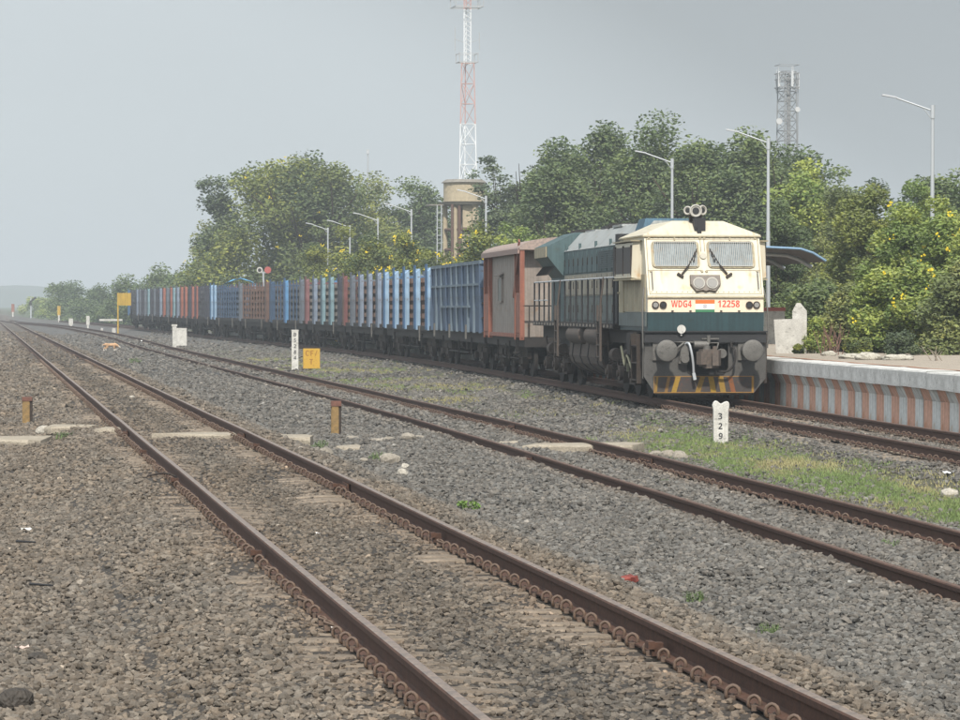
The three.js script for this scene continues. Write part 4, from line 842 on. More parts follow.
function blossoms(clumps, count, size, front) {
  const g = new THREE.BufferGeometry(), P = [], I = [];
  const sprays = clumps.filter(c => !front || c.z > 0);
  for (let s = 0; s < count; s++) {
    const c = sprays[(rnd() * sprays.length) | 0], u = rr(-0.2, 1), t = rr(0, 6.28), q = Math.sqrt(1 - u * u), cx = c.x + c.r * q * Math.cos(t) * 1.02, cy = c.y + c.r * u * 0.85, cz = c.z + c.r * q * Math.sin(t) * 1.02;
    const n = 3 + (rnd() * 5 | 0);
    for (let i = 0; i < n; i++) {
      const x = cx + rr(-1, 1) * size * 1.3, y = cy + rr(-0.6, 1) * size * 1.4, z = cz + rr(-1, 1) * size * 1.6, k = P.length / 3;
      for (let j = 0; j < 5; j++) { const a = j * 1.2566 + s; P.push(x + Math.cos(a) * size * 0.5, y + Math.sin(a) * size * 0.5, z + 0.3 * size * Math.sin(a * 2 + i)); }
      P.push(x, y, z - size * 0.12); for (let j = 0; j < 5; j++) I.push(k + 5, k + j, k + (j + 1) % 5);
    }
  }
  g.setAttribute('position', new THREE.Float32BufferAttribute(P, 3)); g.setIndex(I); g.computeVertexNormals();
  return g;
}
function plant(name, base, label, category, group, clumps, leaf, o = {}) {
  const t = thing(name, base, 0, label, category, group);
  part(t, o.crownName || 'crown', crownGeo(clumps, leaf, o), o.mat || leafMat);
  if (o.h) part(t, o.trunkName || 'trunk', limbs(o.h, o.tr, o.reach, o.nl || 6, o.y0), M.bark);
  if (o.flowers) part(t, 'blossom', blossoms(clumps, o.flowers, o.fsize, true), flowerMat);
  return t;
}
// base point for a plant whose middle is at column u at depth D
const baseAt = (u, D, dy = 0) => { const x = (u - 480) / F * D; return V(x, ground(x, D) + dy, -D); };
const hAt = (v, D) => EYE + (HOR - v) / F * D;           // level of row v at depth D

// the broad flowering tree on the left of the train's middle
plant('flowering_tree', baseAt(296, 262), 'broad rounded tree with yellowish green crown behind the middle of the train', 'tree', null,
  dome(10.2, 13.6, 8.0, 170, 2.1, 150, { lift: 1.6, bump: 0.2 }), 0.42, { tones: TONE.yellow, h: 13, tr: 0.5, reach: 7, nl: 9, flowers: 45, fsize: 0.09 });
plant('feathery_tree', baseAt(222, 268), 'thin feathery tree at the left edge of the broad flowering tree', 'tree', null,
  dome(2.8, 11.8, 3, 60, 1.2, 85, { lift: 1.0, bump: 0.3 }), 0.40, { tones: TONE.dark, h: 9.5, tr: 0.22, reach: 2.2, nl: 8, shell: 0.6 });
plant('shrub_tree', baseAt(207, 272), 'low olive tree left of the broad flowering tree', 'tree', null,
  dome(2.6, 8.2, 3, 26, 1.4, 120, { lift: 0.8, bump: 0.3 }), 0.36, { tones: TONE.olive, h: 7, tr: 0.2, reach: 2, nl: 6 });
plant('round_tree', baseAt(376, 275), 'pale olive tree joining the broad flowering tree on its right', 'tree', null,
  dome(4.4, 11.6, 4, 48, 1.7, 130, { lift: 1.2, bump: 0.3 }), 0.40, { tones: TONE.olive, h: 10, tr: 0.3, reach: 3.5 });
plant('round_tree', baseAt(426, 275), 'grey green tree just left of the water tower', 'tree', null,
  dome(4.6, 11.2, 4, 70, 1.5, 110, { lift: 1.0, bump: 0.28 }), 0.38, { tones: TONE.neem, h: 12, tr: 0.3, reach: 3, shell: 0.6 });
plant('round_tree', baseAt(472, 300), 'grey green treetop rising behind the water tower', 'tree', null,
  dome(4.0, 13.4, 4, 54, 1.5, 90, { lift: 1.5, bump: 0.3 }), 0.40, { tones: TONE.neem, h: 12, tr: 0.3, reach: 3, shell: 0.65 });
// the dark mass right of the tower
plant('spreading_tree', baseAt(517, 205), 'open-branched dark tree right of the water tower with spreading feathery top', 'tree', null,
  dome(4.2, 9.8, 3.6, 80, 1.1, 85, { lift: 1, bump: 0.12, sq: 0.55 }).concat([[-2.0, 12.1, 0, 0.75], [-1.7, 11.5, 0, 0.9], [-1.2, 10.8, 0.3, 1.1], [-0.6, 10.1, 0.2, 1.2], [2.1, 12.0, 0, 0.75], [1.8, 11.4, 0, 0.9], [1.3, 10.7, 0.2, 1.1], [0.8, 10.0, 0.2, 1.2], [2.7, 10.5, 0, 0.9], [-2.5, 10.2, 0, 0.9], [2.1, 9.8, 0, 1.1], [-1.8, 9.6, 0, 1.1]].map(([x, y, z, r]) => ({ x, y, z, r, n: 190, sq: 0.45 }))), 0.30, { tones: TONE.dark, h: 11.5, tr: 0.25, reach: 3.2, nl: 9, shell: 0.6 });
const neems = [
  [558, 178, 3.5, 11.2, 'tall dark neem tree at the left end of the dense mass above the locomotive'],
  [606, 180, 4.0, 12.8, 'dark neem tree of the dense mass, directly above the locomotive hood'],
  [652, 172, 3.8, 12.5, 'dark neem tree behind the lamp post above the locomotive cab'],
  [702, 168, 3.9, 12.0, 'dark neem tree behind the roof horn of the locomotive'],
  [752, 165, 3.6, 11.4, 'dark neem tree behind the tall lamp post beside the cab'],
  [797, 170, 3.4, 10.6, 'dark neem tree below the grey lattice mast'],
];
for (const [u, D, w, h, label] of neems)
  plant('neem_tree', baseAt(u, D), label, 'tree', 'dark neem trees behind the locomotive', dome(w * 1.14, h * 0.9, w, 120, 1.12, 115, { lift: 0.8, bump: 0.16, sq: 0.85 }), 0.30, { tones: TONE.neem, h: h * 0.85, tr: 0.28, reach: w * 0.75, droop: 0.2 });
plant('bright_tree', baseAt(806, 135), 'bright green leafy tree right of the tall lamp post beside the cab', 'tree', null,
  dome(2.9, 7.2, 2.6, 60, 0.95, 130, { lift: 0.8, bump: 0.28 }), 0.27, { tones: TONE.bright, h: 6, tr: 0.2, reach: 2.2, droop: 0.35 });
plant('low_tree', baseAt(846, 175), 'small dark treetop in the gap between the tree masses', 'tree', null,
  dome(2.3, 8.0, 2.3, 30, 1.0, 110, { lift: 1, bump: 0.4 }), 0.30, { tones: TONE.neem, h: 7, tr: 0.18, reach: 1.6 });
plant('low_tree', baseAt(872, 190), 'thin pointed treetop standing highest in the gap between the masses', 'tree', null,
  dome(1.5, 8.6, 1.5, 22, 0.85, 90, { lift: 1, bump: 0.5 }), 0.30, { tones: TONE.dark, h: 8, tr: 0.15, reach: 1.0 });
plant('neem_tree', baseAt(935, 135), 'dark neem tree at the right edge behind the tallest lamp post', 'tree', 'dark neem trees behind the locomotive',
  dome(3.1, 7.3, 2.8, 80, 0.95, 120, { lift: 0.6, bump: 0.18 }), 0.26, { tones: TONE.neem, h: 6.6, tr: 0.22, reach: 2 });
plant('neem_tree', baseAt(985, 128), 'dark neem tree cut off by the right edge of the picture', 'tree', 'dark neem trees behind the locomotive',
  dome(2.9, 7.3, 2.6, 70, 0.95, 110, { lift: 0.6, bump: 0.18 }), 0.26, { tones: TONE.neem, h: 6.4, tr: 0.22, reach: 2 });
// shrubs on the platform's back edge, right
const shrubs = [
  [800, 124, 2.2, 4.2, 'olive', 0, 'olive shrub behind the blue-edged shelter roof'],
  [838, 122, 2.2, 5.2, 'olive', 0, 'dense olive green shrub right of the white concrete block'],
  [868, 96, 1.9, 4.9, 'yellow', 0, 'tall yellow green bush at the middle of the right-hand thicket'],
  [905, 88, 1.6, 4.2, 'bright', 10, 'bright green bush with a few yellow flowers behind the rolled sacks'],
  [948, 86, 1.5, 3.9, 'bright', 22, 'bright green bush with most yellow flowers at the right edge of the platform'],
  [990, 84, 1.5, 3.8, 'bright', 6, 'bright green bush cut off by the right edge of the picture'],
  [780, 112, 2.0, 4.6, 'neem', 0, 'dark bush behind the right side of the cab'],
  [925, 112, 2.6, 5.8, 'bright', 0, 'leafy green bush standing behind the flowering bushes'],
  [850, 82, 1.0, 1.9, 'olive', 0, 'low olive bush behind the dry twigs'],
  [886, 80, 1.0, 2.2, 'bright', 2, 'low bright bush behind the long pale sack'],
  [922, 79, 1.1, 2.4, 'bright', 14, 'low bright bush with yellow flowers near the right end of the sacks'],
  [962, 77, 1.1, 2.3, 'olive', 2, 'low bush at the right edge of the platform'],
  [822, 86, 0.9, 2.0, 'neem', 0, 'dark bush behind the white concrete block'],
];
for (const [u, D, w, h, tn, fl, label] of shrubs) {
  const b = baseAt(u, D); b.y = PLATTOP - 0.1;
  plant('shrub', b, label, 'bush', null, dome(w, h - 0.2, w * 0.9, 70, 0.46, 150, { lift: 0.15, bump: 0.3 }), 0.15, { tones: TONE[tn], crownName: 'foliage', trunkName: 'stem', h: h * 0.8, tr: 0.05, reach: w * 0.7, nl: 8, y0: 0.15, flowers: Math.round(fl * 1.9), fsize: 0.062, mat: leafMat });
}
// yellow flowering shrubs behind the train
const yell = [
  [372, 168, 2.6, 5.6, 22, 'yellow flowering shrub behind the bright blue stakes'], [408, 160, 2.4, 5.8, 30, 'yellow flowering shrub left of the water tower base'],
  [440, 150, 2.2, 5.2, 36, 'yellow flowering shrub just above the slate blue wagon'], [478, 140, 2.0, 5.6, 60, 'shrub with the thickest yellow flowers, beside the brake van roof'],
  [345, 185, 2.8, 6.0, 12, 'yellow green shrub behind the lilac stakes'], [318, 200, 2.8, 6.2, 6, 'green shrub behind the reddish stakes'], [520, 150, 2.4, 6.4, 0, 'green shrub behind the brake van roof'],
];
for (const [u, D, w, h, fl, label] of yell) { const b = baseAt(u, D); plant('flowering_shrub', b, label, 'bush', null, dome(w, h - 0.2, w, 56, 0.66, 120, { lift: 0.2, bump: 0.35 }), 0.2, { tones: u === 520 ? TONE.bright : TONE.yellow, crownName: 'foliage', trunkName: 'stem', h: h * 0.8, tr: 0.06, reach: w * 0.6, y0: 0.15, flowers: Math.round(fl * 2), fsize: 0.085 }); }
// far, hazy bushes left of the train
const farB = [
  [70, 470, 4.2, 6.2, 'rounded far tree at the left of the hazy bushes beyond the track'], [97, 440, 4.5, 4.6, 'low broad far bush between the rounded far tree and the train'], [125, 380, 3.0, 5.0, 'far bush just behind the yellow sign'], [155, 360, 4.0, 7.0, 'thin hazy trees behind the tail of the train'], [182, 340, 3.4, 6.6, 'hazy trees between the train tail and the broad flowering tree'],
  [40, 640, 6, 3.8, 'far low hedge near the end of the main line'], [58, 560, 5, 3.4, 'far low hedge under the rounded far tree'], [110, 400, 5, 2.6, 'low weedy growth behind the white wall'],
];
for (const [u, D, w, h, label] of farB) plant('far_bush', baseAt(u, D), label, 'bush', null, dome(w, h, w, 50, Math.min(1.4, h * 0.3), 90, { lift: 0.3, bump: 0.4 }), 0.42, { tones: D > 500 ? TONE.bright : TONE.neem, crownName: 'foliage', trunkName: 'stem', h: h * 0.8, tr: 0.1, reach: w * 0.5 });
{ // the wood behind everything, one continuous mass
  const cl = []; for (let i = 0; i < 260; i++) { const u = rr(170, 1080), D = rr(215, 300), x = (u - 480) / F * D; if (x < tC.x(D) + 9) continue; const top = 3.2 + 2.2 * nz(u * 0.02, 5) + (u > 540 ? 2.5 : 0); cl.push({ x, y: rr(0.3, top), z: -D, r: rr(1.2, 2.2), n: 200 }); }
  const m = single('woodland', crownGeo(cl, 0.42, { tones: TONE.neem }), leafMat, null, 0, 'low dark woodland filling in behind the nearer trees', 'woodland', null, 'stuff');
}

/* ------------------------------------------------------------ grass, weeds */
function bladeTuft(n, h, spread, seedCol) {
  const P = [], I = []; for (let i = 0; i < n; i++) { const a = rr(0, 6.28), r = spread * Math.sqrt(rnd()), x = Math.cos(a) * r, z = Math.sin(a) * r, t = rr(0, 6.28), w = 0.006 + 0.006 * rnd(), hh = h * rr(0.5, 1.2), lx = rr(-0.5, 0.5) * hh, lz = rr(-0.5, 0.5) * hh, k = P.length / 3;
    P.push(x - w * Math.cos(t), 0, z - w * Math.sin(t), x + w * Math.cos(t), 0, z + w * Math.sin(t), x + lx * 0.5, hh * 0.7, z + lz * 0.5, x + lx, hh, z + lz); I.push(k, k + 1, k + 2, k + 1, k + 3, k + 2); }
  const g = new THREE.BufferGeometry(); g.setAttribute('position', new THREE.Float32BufferAttribute(P, 3)); g.setIndex(I); g.computeVertexNormals(); return g;
}
{
  const tufts = [bladeTuft(14, 0.045, 0.10), bladeTuft(18, 0.06, 0.13), bladeTuft(12, 0.04, 0.10)];
  const L = [[], [], []];
  for (let i = 0; i < 130000; i++) {
    const D = rr(34, 150), x = rr(-0.17, 0.17) * D; if (D > 72 && rnd() < 0.5) continue;
    const s = strip(x, D), edge = tC.x(D) - x;
    if (rnd() > s * 1.1) continue;
    L[(rnd() * 3) | 0].push([x, D]);
  }
  const gm = mat(lin(1, 1, 1), { side: THREE.DoubleSide, roughness: 0.9 }), col = new THREE.Color(), m4 = new THREE.Matrix4(), q = new THREE.Quaternion();
  tufts.forEach((g, k) => {
    const im = new THREE.InstancedMesh(g, gm, L[k].length);
    L[k].forEach(([x, D], i) => { q.setFromAxisAngle(V(0, 1, 0), rr(0, 6.28)); const s = rr(0.7, 1.5); im.setMatrixAt(i, m4.compose(V(x, ground(x, D) - 0.01, -D), q, V(s, s * rr(0.7, 1.2), s)));
      const dry = sstep(-0.1, 0.5, nz(x * 0.6, D * 0.2, 88) + (D > 66 ? 0.25 : 0) + rr(-0.25, 0.25)); im.setColorAt(i, col.setRGB(lerp(0.16, 0.34, dry), lerp(0.22, 0.30, dry), lerp(0.075, 0.15, dry))); });
    im.name = numbered('grass'); im.castShadow = im.receiveShadow = true; scene.add(im); tag(im, 'short green and straw-coloured grass on the strip beside the platform track', 'grass', 'grass on the strip between the loop tracks', 'stuff');
  });
  console.log('grass', L.map(l => l.length).join(' '));
}
function weed(u, v, D, size, label, kind) { // a small weed: leaf rosette or a grass tuft
  const x = (u - 480) / F * D, p = V(x, ground(x, D), -D);
  const cl = []; for (let i = 0; i < 7; i++) cl.push({ x: rr(-1, 1) * size * 0.8, y: size * rr(0.15, 0.7), z: rr(-1, 1) * size * 0.6, r: size * 0.4, n: kind ? 26 : 16 });
  const t = thing('weed', p, 0, label, 'weed');
  part(t, 'leaves', crownGeo(cl, size * (kind ? 0.42 : 0.3), { tones: kind ? [[0.13, 0.24, 0.035], [0.19, 0.30, 0.05]] : [[0.09, 0.14, 0.05], [0.14, 0.19, 0.07]] }), leafMat);
  part(t, 'blades', bladeTuft(kind ? 10 : 34, size * 0.9, size * 0.9), mat(lin(0.13, 0.18, 0.07), { side: THREE.DoubleSide }));
}
const gD = (v, y) => (EYE - y) * F / (v - HOR);           // depth of the ground at row v when the ground lies at level y
weed(469, 503, gD(508, -0.48), 0.15, 'small vivid green leafy weed in the ballast right of the main line', 1);
weed(767, 624, gD(628, -0.45), 0.10, 'low green grass tuft in the ballast near the bottom right', 0);
weed(697, 590, gD(597, -0.45), 0.11, 'thin upright grass tuft in the ballast above the low green tuft', 0);
weed(664, 481, gD(487, -0.58), 0.12, 'green tuft between the middle loop rails below the stone heap', 0);
weed(888, 548, gD(552, -0.58), 0.12, 'green tuft between the middle loop rails near the right edge', 0);
weed(135, 360, gD(363, -0.48), 0.28, 'small dark green clump beside the far main line, near the dog', 0);
weed(318, 447, gD(449, -0.5), 0.16, 'grass growing at the hole beside the broken slab', 0);
weed(62, 446, gD(448, -0.42), 0.15, 'grass growing in the gap of the broken slab at left', 0);
weed(380, 457, gD(462, -0.5), 0.18, 'low grassy clump beside the pale round boulder', 0);

/* ------------------------------------------------------------ stones, slabs, litter */
function rock(r, sy, k = 1) { const g = new THREE.IcosahedronGeometry(r, 1), p = g.attributes.position, o = rr(0, 90); for (let i = 0; i < p.count; i++) { const x = p.getX(i), y = p.getY(i), z = p.getZ(i), f = 1 + 0.45 * nz(x / r * 0.9 + o, y / r * 0.9, z / r * 0.9); p.setXYZ(i, x * f, y * f * sy, z * f * k); } g.computeVertexNormals(); return boxUV(g); }
function rockAt(u, v, lvl, r, label, m, sy = 0.6, name = 'stone', cat = 'stone') { const D = gD(v, lvl), x = (u - 480) / F * D; return single(name, rock(r, sy), m || M.stone, V(x, ground(x, D) + r * sy * 0.45, -D), rr(0, 3), label, cat); }
const dirtyWhite = mat(lin(0.58, 0.55, 0.50), { map: concTex, roughness: 0.95 }), pale = M.stone, grim = mat(lin(0.34, 0.31, 0.27), { map: concTex, roughness: 0.95 });
rockAt(408, 441, -0.48, 0.15, 'pale flat stone between the main and middle tracks, upper right of its cluster', pale);
rockAt(390, 463, -0.48, 0.16, 'largest pale round boulder between the main and middle tracks', pale, 0.7, 'boulder', 'boulder');
rockAt(402, 477, -0.48, 0.09, 'small white stone below the pale round boulder', dirtyWhite, 0.8);
rockAt(405, 469, -0.48, 0.07, 'tiny white stone right of the pale round boulder', dirtyWhite, 0.8);
rockAt(325, 450, -0.40, 0.15, 'grey rounded stone beside the hole at the end of the slab', grim, 0.6);
rockAt(352, 437, -0.45, 0.13, 'flat whitish stone at the foot of the yellow post', pale, 0.4);
rockAt(376, 441, -0.48, 0.12, 'flat whitish stone right of the broken concrete lump', pale, 0.35);
rockAt(389, 440, -0.48, 0.12, 'greyish flat stone left of the upper pale stone', grim, 0.4);
rockAt(420, 440, -0.5, 0.10, 'outermost pale stone of the row right of the yellow post', pale, 0.4);
rockAt(364, 459, -0.46, 0.08, 'little pale stone under the broken concrete lump', pale, 0.6);
rockAt(132, 411, -0.5, 0.07, 'white stone in ballast far along between the tracks', dirtyWhite, 0.7);
rockAt(42, 435, -0.42, 0.13, 'whitish pointed rock sitting on the slab at left', dirtyWhite, 0.9);
rockAt(14, 711, -0.42, 0.10, 'large dark stone at the bottom left corner', mat(lin(0.07, 0.06, 0.052), { map: concTex, bumpMap: concBump, bumpScale: 0.03 }), 0.9);
rockAt(36, 662, -0.42, 0.07, 'dark stone beside the pale rag at lower left', mat(lin(0.08, 0.07, 0.062), { map: concTex, bumpMap: concBump, bumpScale: 0.03 }), 0.6);
rockAt(566, 566, -0.42, 0.045, 'small whitish stone left of the red brick fragment', pale, 0.8);
rockAt(950, 496, -0.6, 0.12, 'white lump in the grass at the right edge', dirtyWhite, 0.7);
for (const [u, v, r, l] of [[668, 454, 0.15, 'bulky cream stone of the heap beside the middle loop rail'], [655, 453, 0.12, 'whitish stone at the left of the heap beside the middle loop rail'], [680, 456, 0.14, 'rounded stone at the right of the heap beside the middle loop rail']]) rockAt(u, v, -0.55, r, l, pale, 0.7);
{ const D = gD(576, -0.42), x = (628 - 480) / F * D; single('brick_fragment', [box(0.12, 0.06, 0.09, 0, 0.05, 0, 0.3, 0.5, 0.2), box(0.05, 0.05, 0.04, 0.06, 0.06, 0.03, 0.2, 0.9, 0.4)], mat(lin(0.33, 0.085, 0.07), { map: rustTex }), V(x, ground(x, D), -D), 0, 'broken red brick fragment on the ballast', 'brick'); }
function slab(u0, u1, v, lvl, w, th, label, name = 'concrete_slab', cat = 'concrete slab', rise = 0) {
  const D = gD(v, lvl), x0 = (u0 - 480) / F * D, x1 = (u1 - 480) / F * D, L = x1 - x0, n = Math.max(4, Math.round(L / 0.25));
  const pts = [], m = 14;                                // broken outline
  for (let i = 0; i < m; i++) { const k = i / m, side = k < 0.5 ? 1 : -1, q = (k < 0.5 ? k : 1 - k) * 2, X = (q - 0.5) * L * (1 + rr(-0.03, 0.03)), Z = side * w * 0.5 * rr(0.55, 1.1) * (q < 0.07 || q > 0.93 ? 0.6 : 1); pts.push([X, th * rr(0.15, 0.5), Z * 0.94], [X * 1.01, -th * 0.5, Z], [X, th * rr(-0.1, 0.3), Z]); }
  const g = hull(pts);
  return single(name, [g], M.slab, V((x0 + x1) / 2, ground((x0 + x1) / 2, D) + th * 0.5 - 0.07 + rise, -D), Math.atan(-0.1655) * -0 + 0.12, label, cat, 'broken concrete slabs crossing under the tracks');
}
slab(-30, 52, 444, -0.42, 1.9, 0.17, 'long broken concrete slab at the left edge, below the short post', undefined, undefined, 0.03);
slab(44, 100, 440, -0.42, 1.0, 0.13, 'narrow concrete slab right of the long broken one at left');
slab(94, 132, 441, -0.35, 0.9, 0.15, 'small broken slab piece against the left main rail');
slab(152, 254, 441, -0.24, 0.75, 0.1, 'dusty slab lying between the two main line rails', undefined, undefined, 0.05);
slab(270, 314, 442, -0.3, 1.0, 0.18, 'short slab just right of the main line');
slab(335, 362, 447, -0.44, 0.7, 0.16, 'broken lump of concrete right of the yellow post');
slab(520, 648, 452, -0.58, 1.1, 0.15, 'pale slab between the rails of the middle loop track', undefined, undefined, 0.06);
slab(494, 520, 448, -0.6, 0.7, 0.12, 'slab end left of the middle loop track');
function scrap(u, v, lvl, w, c, label, name = 'litter_scrap') { const D = gD(v, lvl), x = (u - 480) / F * D, g = new THREE.PlaneGeometry(w, w * 0.6, 4, 3), p = g.attributes.position; g.rotateX(-Math.PI / 2); for (let i = 0; i < p.count; i++) p.setY(i, 0.05 + w * 0.3 * nz(p.getX(i) * 9 / w * 0.3, p.getZ(i) * 20, u)); g.computeVertexNormals(); single(name, [g], mat(c, { side: THREE.DoubleSide }), V(x, ground(x, D) + 0.01, -D), rr(0, 3), label, 'litter'); }
scrap(21, 657, -0.42, 0.10, lin(0.55, 0.42, 0.36), 'crumpled pale pinkish rag at lower left');
scrap(25, 534, -0.42, 0.12, lin(0.62, 0.60, 0.55), 'pale paper scrap on the ballast at left');
scrap(333, 651, -0.3, 0.06, lin(0.66, 0.60, 0.56), 'small pale scrap beside the left main rail');
scrap(318, 539, -0.2, 0.06, lin(0.66, 0.62, 0.6), 'tiny pale scrap between the main rails');
scrap(949, 486, -0.6, 0.16, lin(0.75, 0.75, 0.74), 'white wrapper lying in the grass');
scrap(143, 342, -0.48, 0.35, lin(0.8, 0.8, 0.78), 'white scrap beside the far loop rails');
for (const [u, v, l] of [[24, 548, 'dark stick on the ballast, upper of the two at left'], [39, 592, 'dark stick on the ballast, lower of the two at left']]) { const D = gD(v, -0.42), x = (u - 480) / F * D; single('stick', [rod(V(-0.07, 0.05, -0.06), V(0.09, 0.05, 0.12), 0.014, 6, 0.008)], M.black, V(x, ground(x, D) + 0.02, -D), 0.3, l, 'stick'); }
{ const D = gD(500, -0.4), x = (165 - 480) / F * D; single('wire', [tube([V(-0.25, 0.03, -0.3), V(-0.05, 0.07, -0.2), V(0.12, 0.05, 0.05), V(0.2, 0.03, 0.3)], 0.012)], M.underBrown, V(x, ground(x, D) + 0.02, -D), 0, 'thin rusty wire lying beside the left main rail', 'wire'); }

/* ------------------------------------------------------------ posts and boards beside the tracks */
const font = await new FontLoader().loadAsync('fonts/droid/droid_sans_bold.typeface.json');
const glyph = (ch, h, x, y, z, sx = 1, rot = 0) => { const g = new TextGeometry(ch, { font, size: h, depth: 0.004, curveSegments: 4, bevelEnabled: false }); g.computeBoundingBox(); const b = g.boundingBox; g.translate(-(b.max.x + b.min.x) / 2, -(b.max.y + b.min.y) / 2, 0); g.scale(sx, 1, 1); if (rot) g.rotateZ(rot); return g.translate(x, y, z); };
const inkMat = mat(lin(0.03, 0.03, 0.035), { roughness: 0.8 });
function stump(u, vTop, v, D, w, label, redTop) { const x = (u - 480) / F * D, y0 = ground(x, D), h = EYE - (vTop - HOR) / F * D - y0;
  const t = thing('marker_post', V(x, y0, -D), 0.1, label, 'post');
  part(t, 'shaft', [box(w * 0.62, h * 0.86, 0.02, -w * 0.1, h * 0.43, 0.05), box(0.02, h * 0.86, 0.16, w * 0.21, h * 0.43, -0.03), box(w * 0.62, h * 0.86, 0.02, -w * 0.1, h * 0.43, -0.11), box(0.05, h * 0.86, 0.12, -w * 0.36, h * 0.43, -0.03)], M.oldYellow);
  part(t, 'recess_shade', [box(w * 0.3, h * 0.86, 0.14, w * 0.36, h * 0.43, -0.03)], M.underBrown);  // dark brown block painted as the shaded recess of the channel
  part(t, 'painted_top', [box(w * 1.02, h * 0.15, 0.2, 0, h * 0.925, -0.03)], M.redTop); }
stump(336, 401, 434, 57, 0.19, 'short yellow post with rusty red top right of the main line', 1);
stump(27, 397, 424, 61, 0.20, 'short dull yellow post with reddish top left of the main line', 1);
{ // white concrete kilometre post 3 2 9
  const D = 56, x = 4.5, y0 = ground(x, D), top = EYE - (402 - HOR) / F * D, h = top - y0 + 0.12;
  const t = thing('kilometre_post', V(x, y0 - 0.12, -D), 0.0, 'white concrete distance post with black figures 3 2 9 before the locomotive', 'distance post');
  const s = new THREE.Shape(); const w = 0.145; s.moveTo(-w * 0.86, 0); s.lineTo(w * 0.86, 0); s.lineTo(w * 0.9, h * 0.84); s.lineTo(w, h * 0.9); s.quadraticCurveTo(w * 1.05, h * 1.0, w * 0.75, h); s.lineTo(w * 0.45, h * 0.985); s.quadraticCurveTo(0, h * 0.92, -w * 0.35, h * 0.985); s.quadraticCurveTo(-w * 0.8, h * 1.06, -w * 1.02, h * 0.93); s.lineTo(-w * 0.9, h * 0.84);
  part(t, 'shaft', [extr(s, 0.10, 0.012).translate(0, 0, -0.1)], M.white);
  part(t, 'raised_edge', [box(0.03, h * 0.82, 0.02, -w * 0.82, h * 0.43, 0.02), box(0.045, h * 0.82, 0.025, w * 0.66, h * 0.43, 0.02)], M.white);
  ['3', '2', '9'].forEach((ch, i) => part(t, 'figure', [glyph(ch, 0.115, -0.015 + 0.004 * i, h - 0.265 - 0.185 * i, 0.011, 0.95, 0.04 - 0.05 * i)], inkMat));
}
{ // tall white marker with vertical figures, yellow board beside it
  const D = 121, x = (295 - 480) / F * D, y0 = ground(x, D), h = hAt(331, D) - y0;
  const t = thing('white_marker', V(x, y0, -D), 0.05, 'tall white post with a vertical row of black characters beside the middle loop', 'marker post');
  part(t, 'shaft', [box(0.27, h, 0.12, 0, h / 2, 0)], M.white);
  ['B', 'S', '2', '8', '4'].forEach((ch, i) => part(t, 'figure', [glyph(ch, 0.15, 0.0, h - 0.14 - 0.235 * i, 0.061, 0.9, 0.05 - 0.03 * i)], inkMat));
  part(t, 'cap', [box(0.29, 0.06, 0.14, 0, h + 0.02, 0)], M.whitewash);
  const x2 = (311.5 - 480) / F * D, y2 = ground(x2, D);
  const b = thing('yellow_board', V(x2, y2, -D), 0.05, 'small square yellow board with dark lettering beside the tall white post', 'sign board');
  const bt = canvasTex(128, 128, (c, W2, H2) => { c.fillStyle = 'rgb(190,150,52)'; c.fillRect(0, 0, W2, H2); for (let i = 0; i < 60; i++) { c.fillStyle = 'rgba(120,90,40,0.18)'; c.fillRect(rnd() * 128, rnd() * 128, 14 * rnd(), 14 * rnd()); } c.fillStyle = 'rgb(142,92,24)'; c.font = 'bold 50px sans-serif'; c.textAlign = 'center'; c.textBaseline = 'middle'; c.fillText('C', 30, 30); c.fillText('F', 66, 30); c.fillText('/', 100, 30); c.fillText('T', 62, 86); });
  const top = hAt(349, D) - y2;
  part(b, 'panel', [box(0.68, top - 0.05, 0.03, 0, top / 2 + 0.05, 0)], M.yellow); part(b, 'lettering', flatQuad(0.66, top - 0.08).translate(0, top / 2 + 0.05, 0.018), mat(lin(1, 1, 1), { map: bt, roughness: 0.7 })); part(b, 'leg', [box(0.05, top, 0.05, -0.02, top / 2, -0.04)], M.underBrown);
}
{ // white post and square board far along the loop
  const D = 192; let x = (174.5 - 480) / F * D, y0 = ground(x, D), h = hAt(325, D) - y0;
  const t = thing('white_marker', V(x, y0, -D), 0.05, 'far slim white post standing left of the square white board', 'marker post'); part(t, 'shaft', [box(0.26, h, 0.12, 0, h / 2, 0)], M.whitewash); part(t, 'cap', [box(0.36, 0.12, 0.16, 0, h - 0.02, 0)], M.whitewash);
  x = (181.5 - 480) / F * (D + 2); y0 = ground(x, D + 2); h = hAt(328, D + 2) - y0;
  const b = thing('white_board', V(x, y0, -D - 2), 0.05, 'square white board beside the far slim white post', 'sign board'); part(b, 'panel', [box(0.68, h - 0.12, 0.06, 0, h / 2 + 0.06, 0)], M.white); part(b, 'leg', [box(0.06, h, 0.05, -0.25, h / 2, -0.05)], M.whitewash); part(b, 'leg', [box(0.06, h, 0.05, 0.25, h / 2, -0.05)], M.whitewash);
}
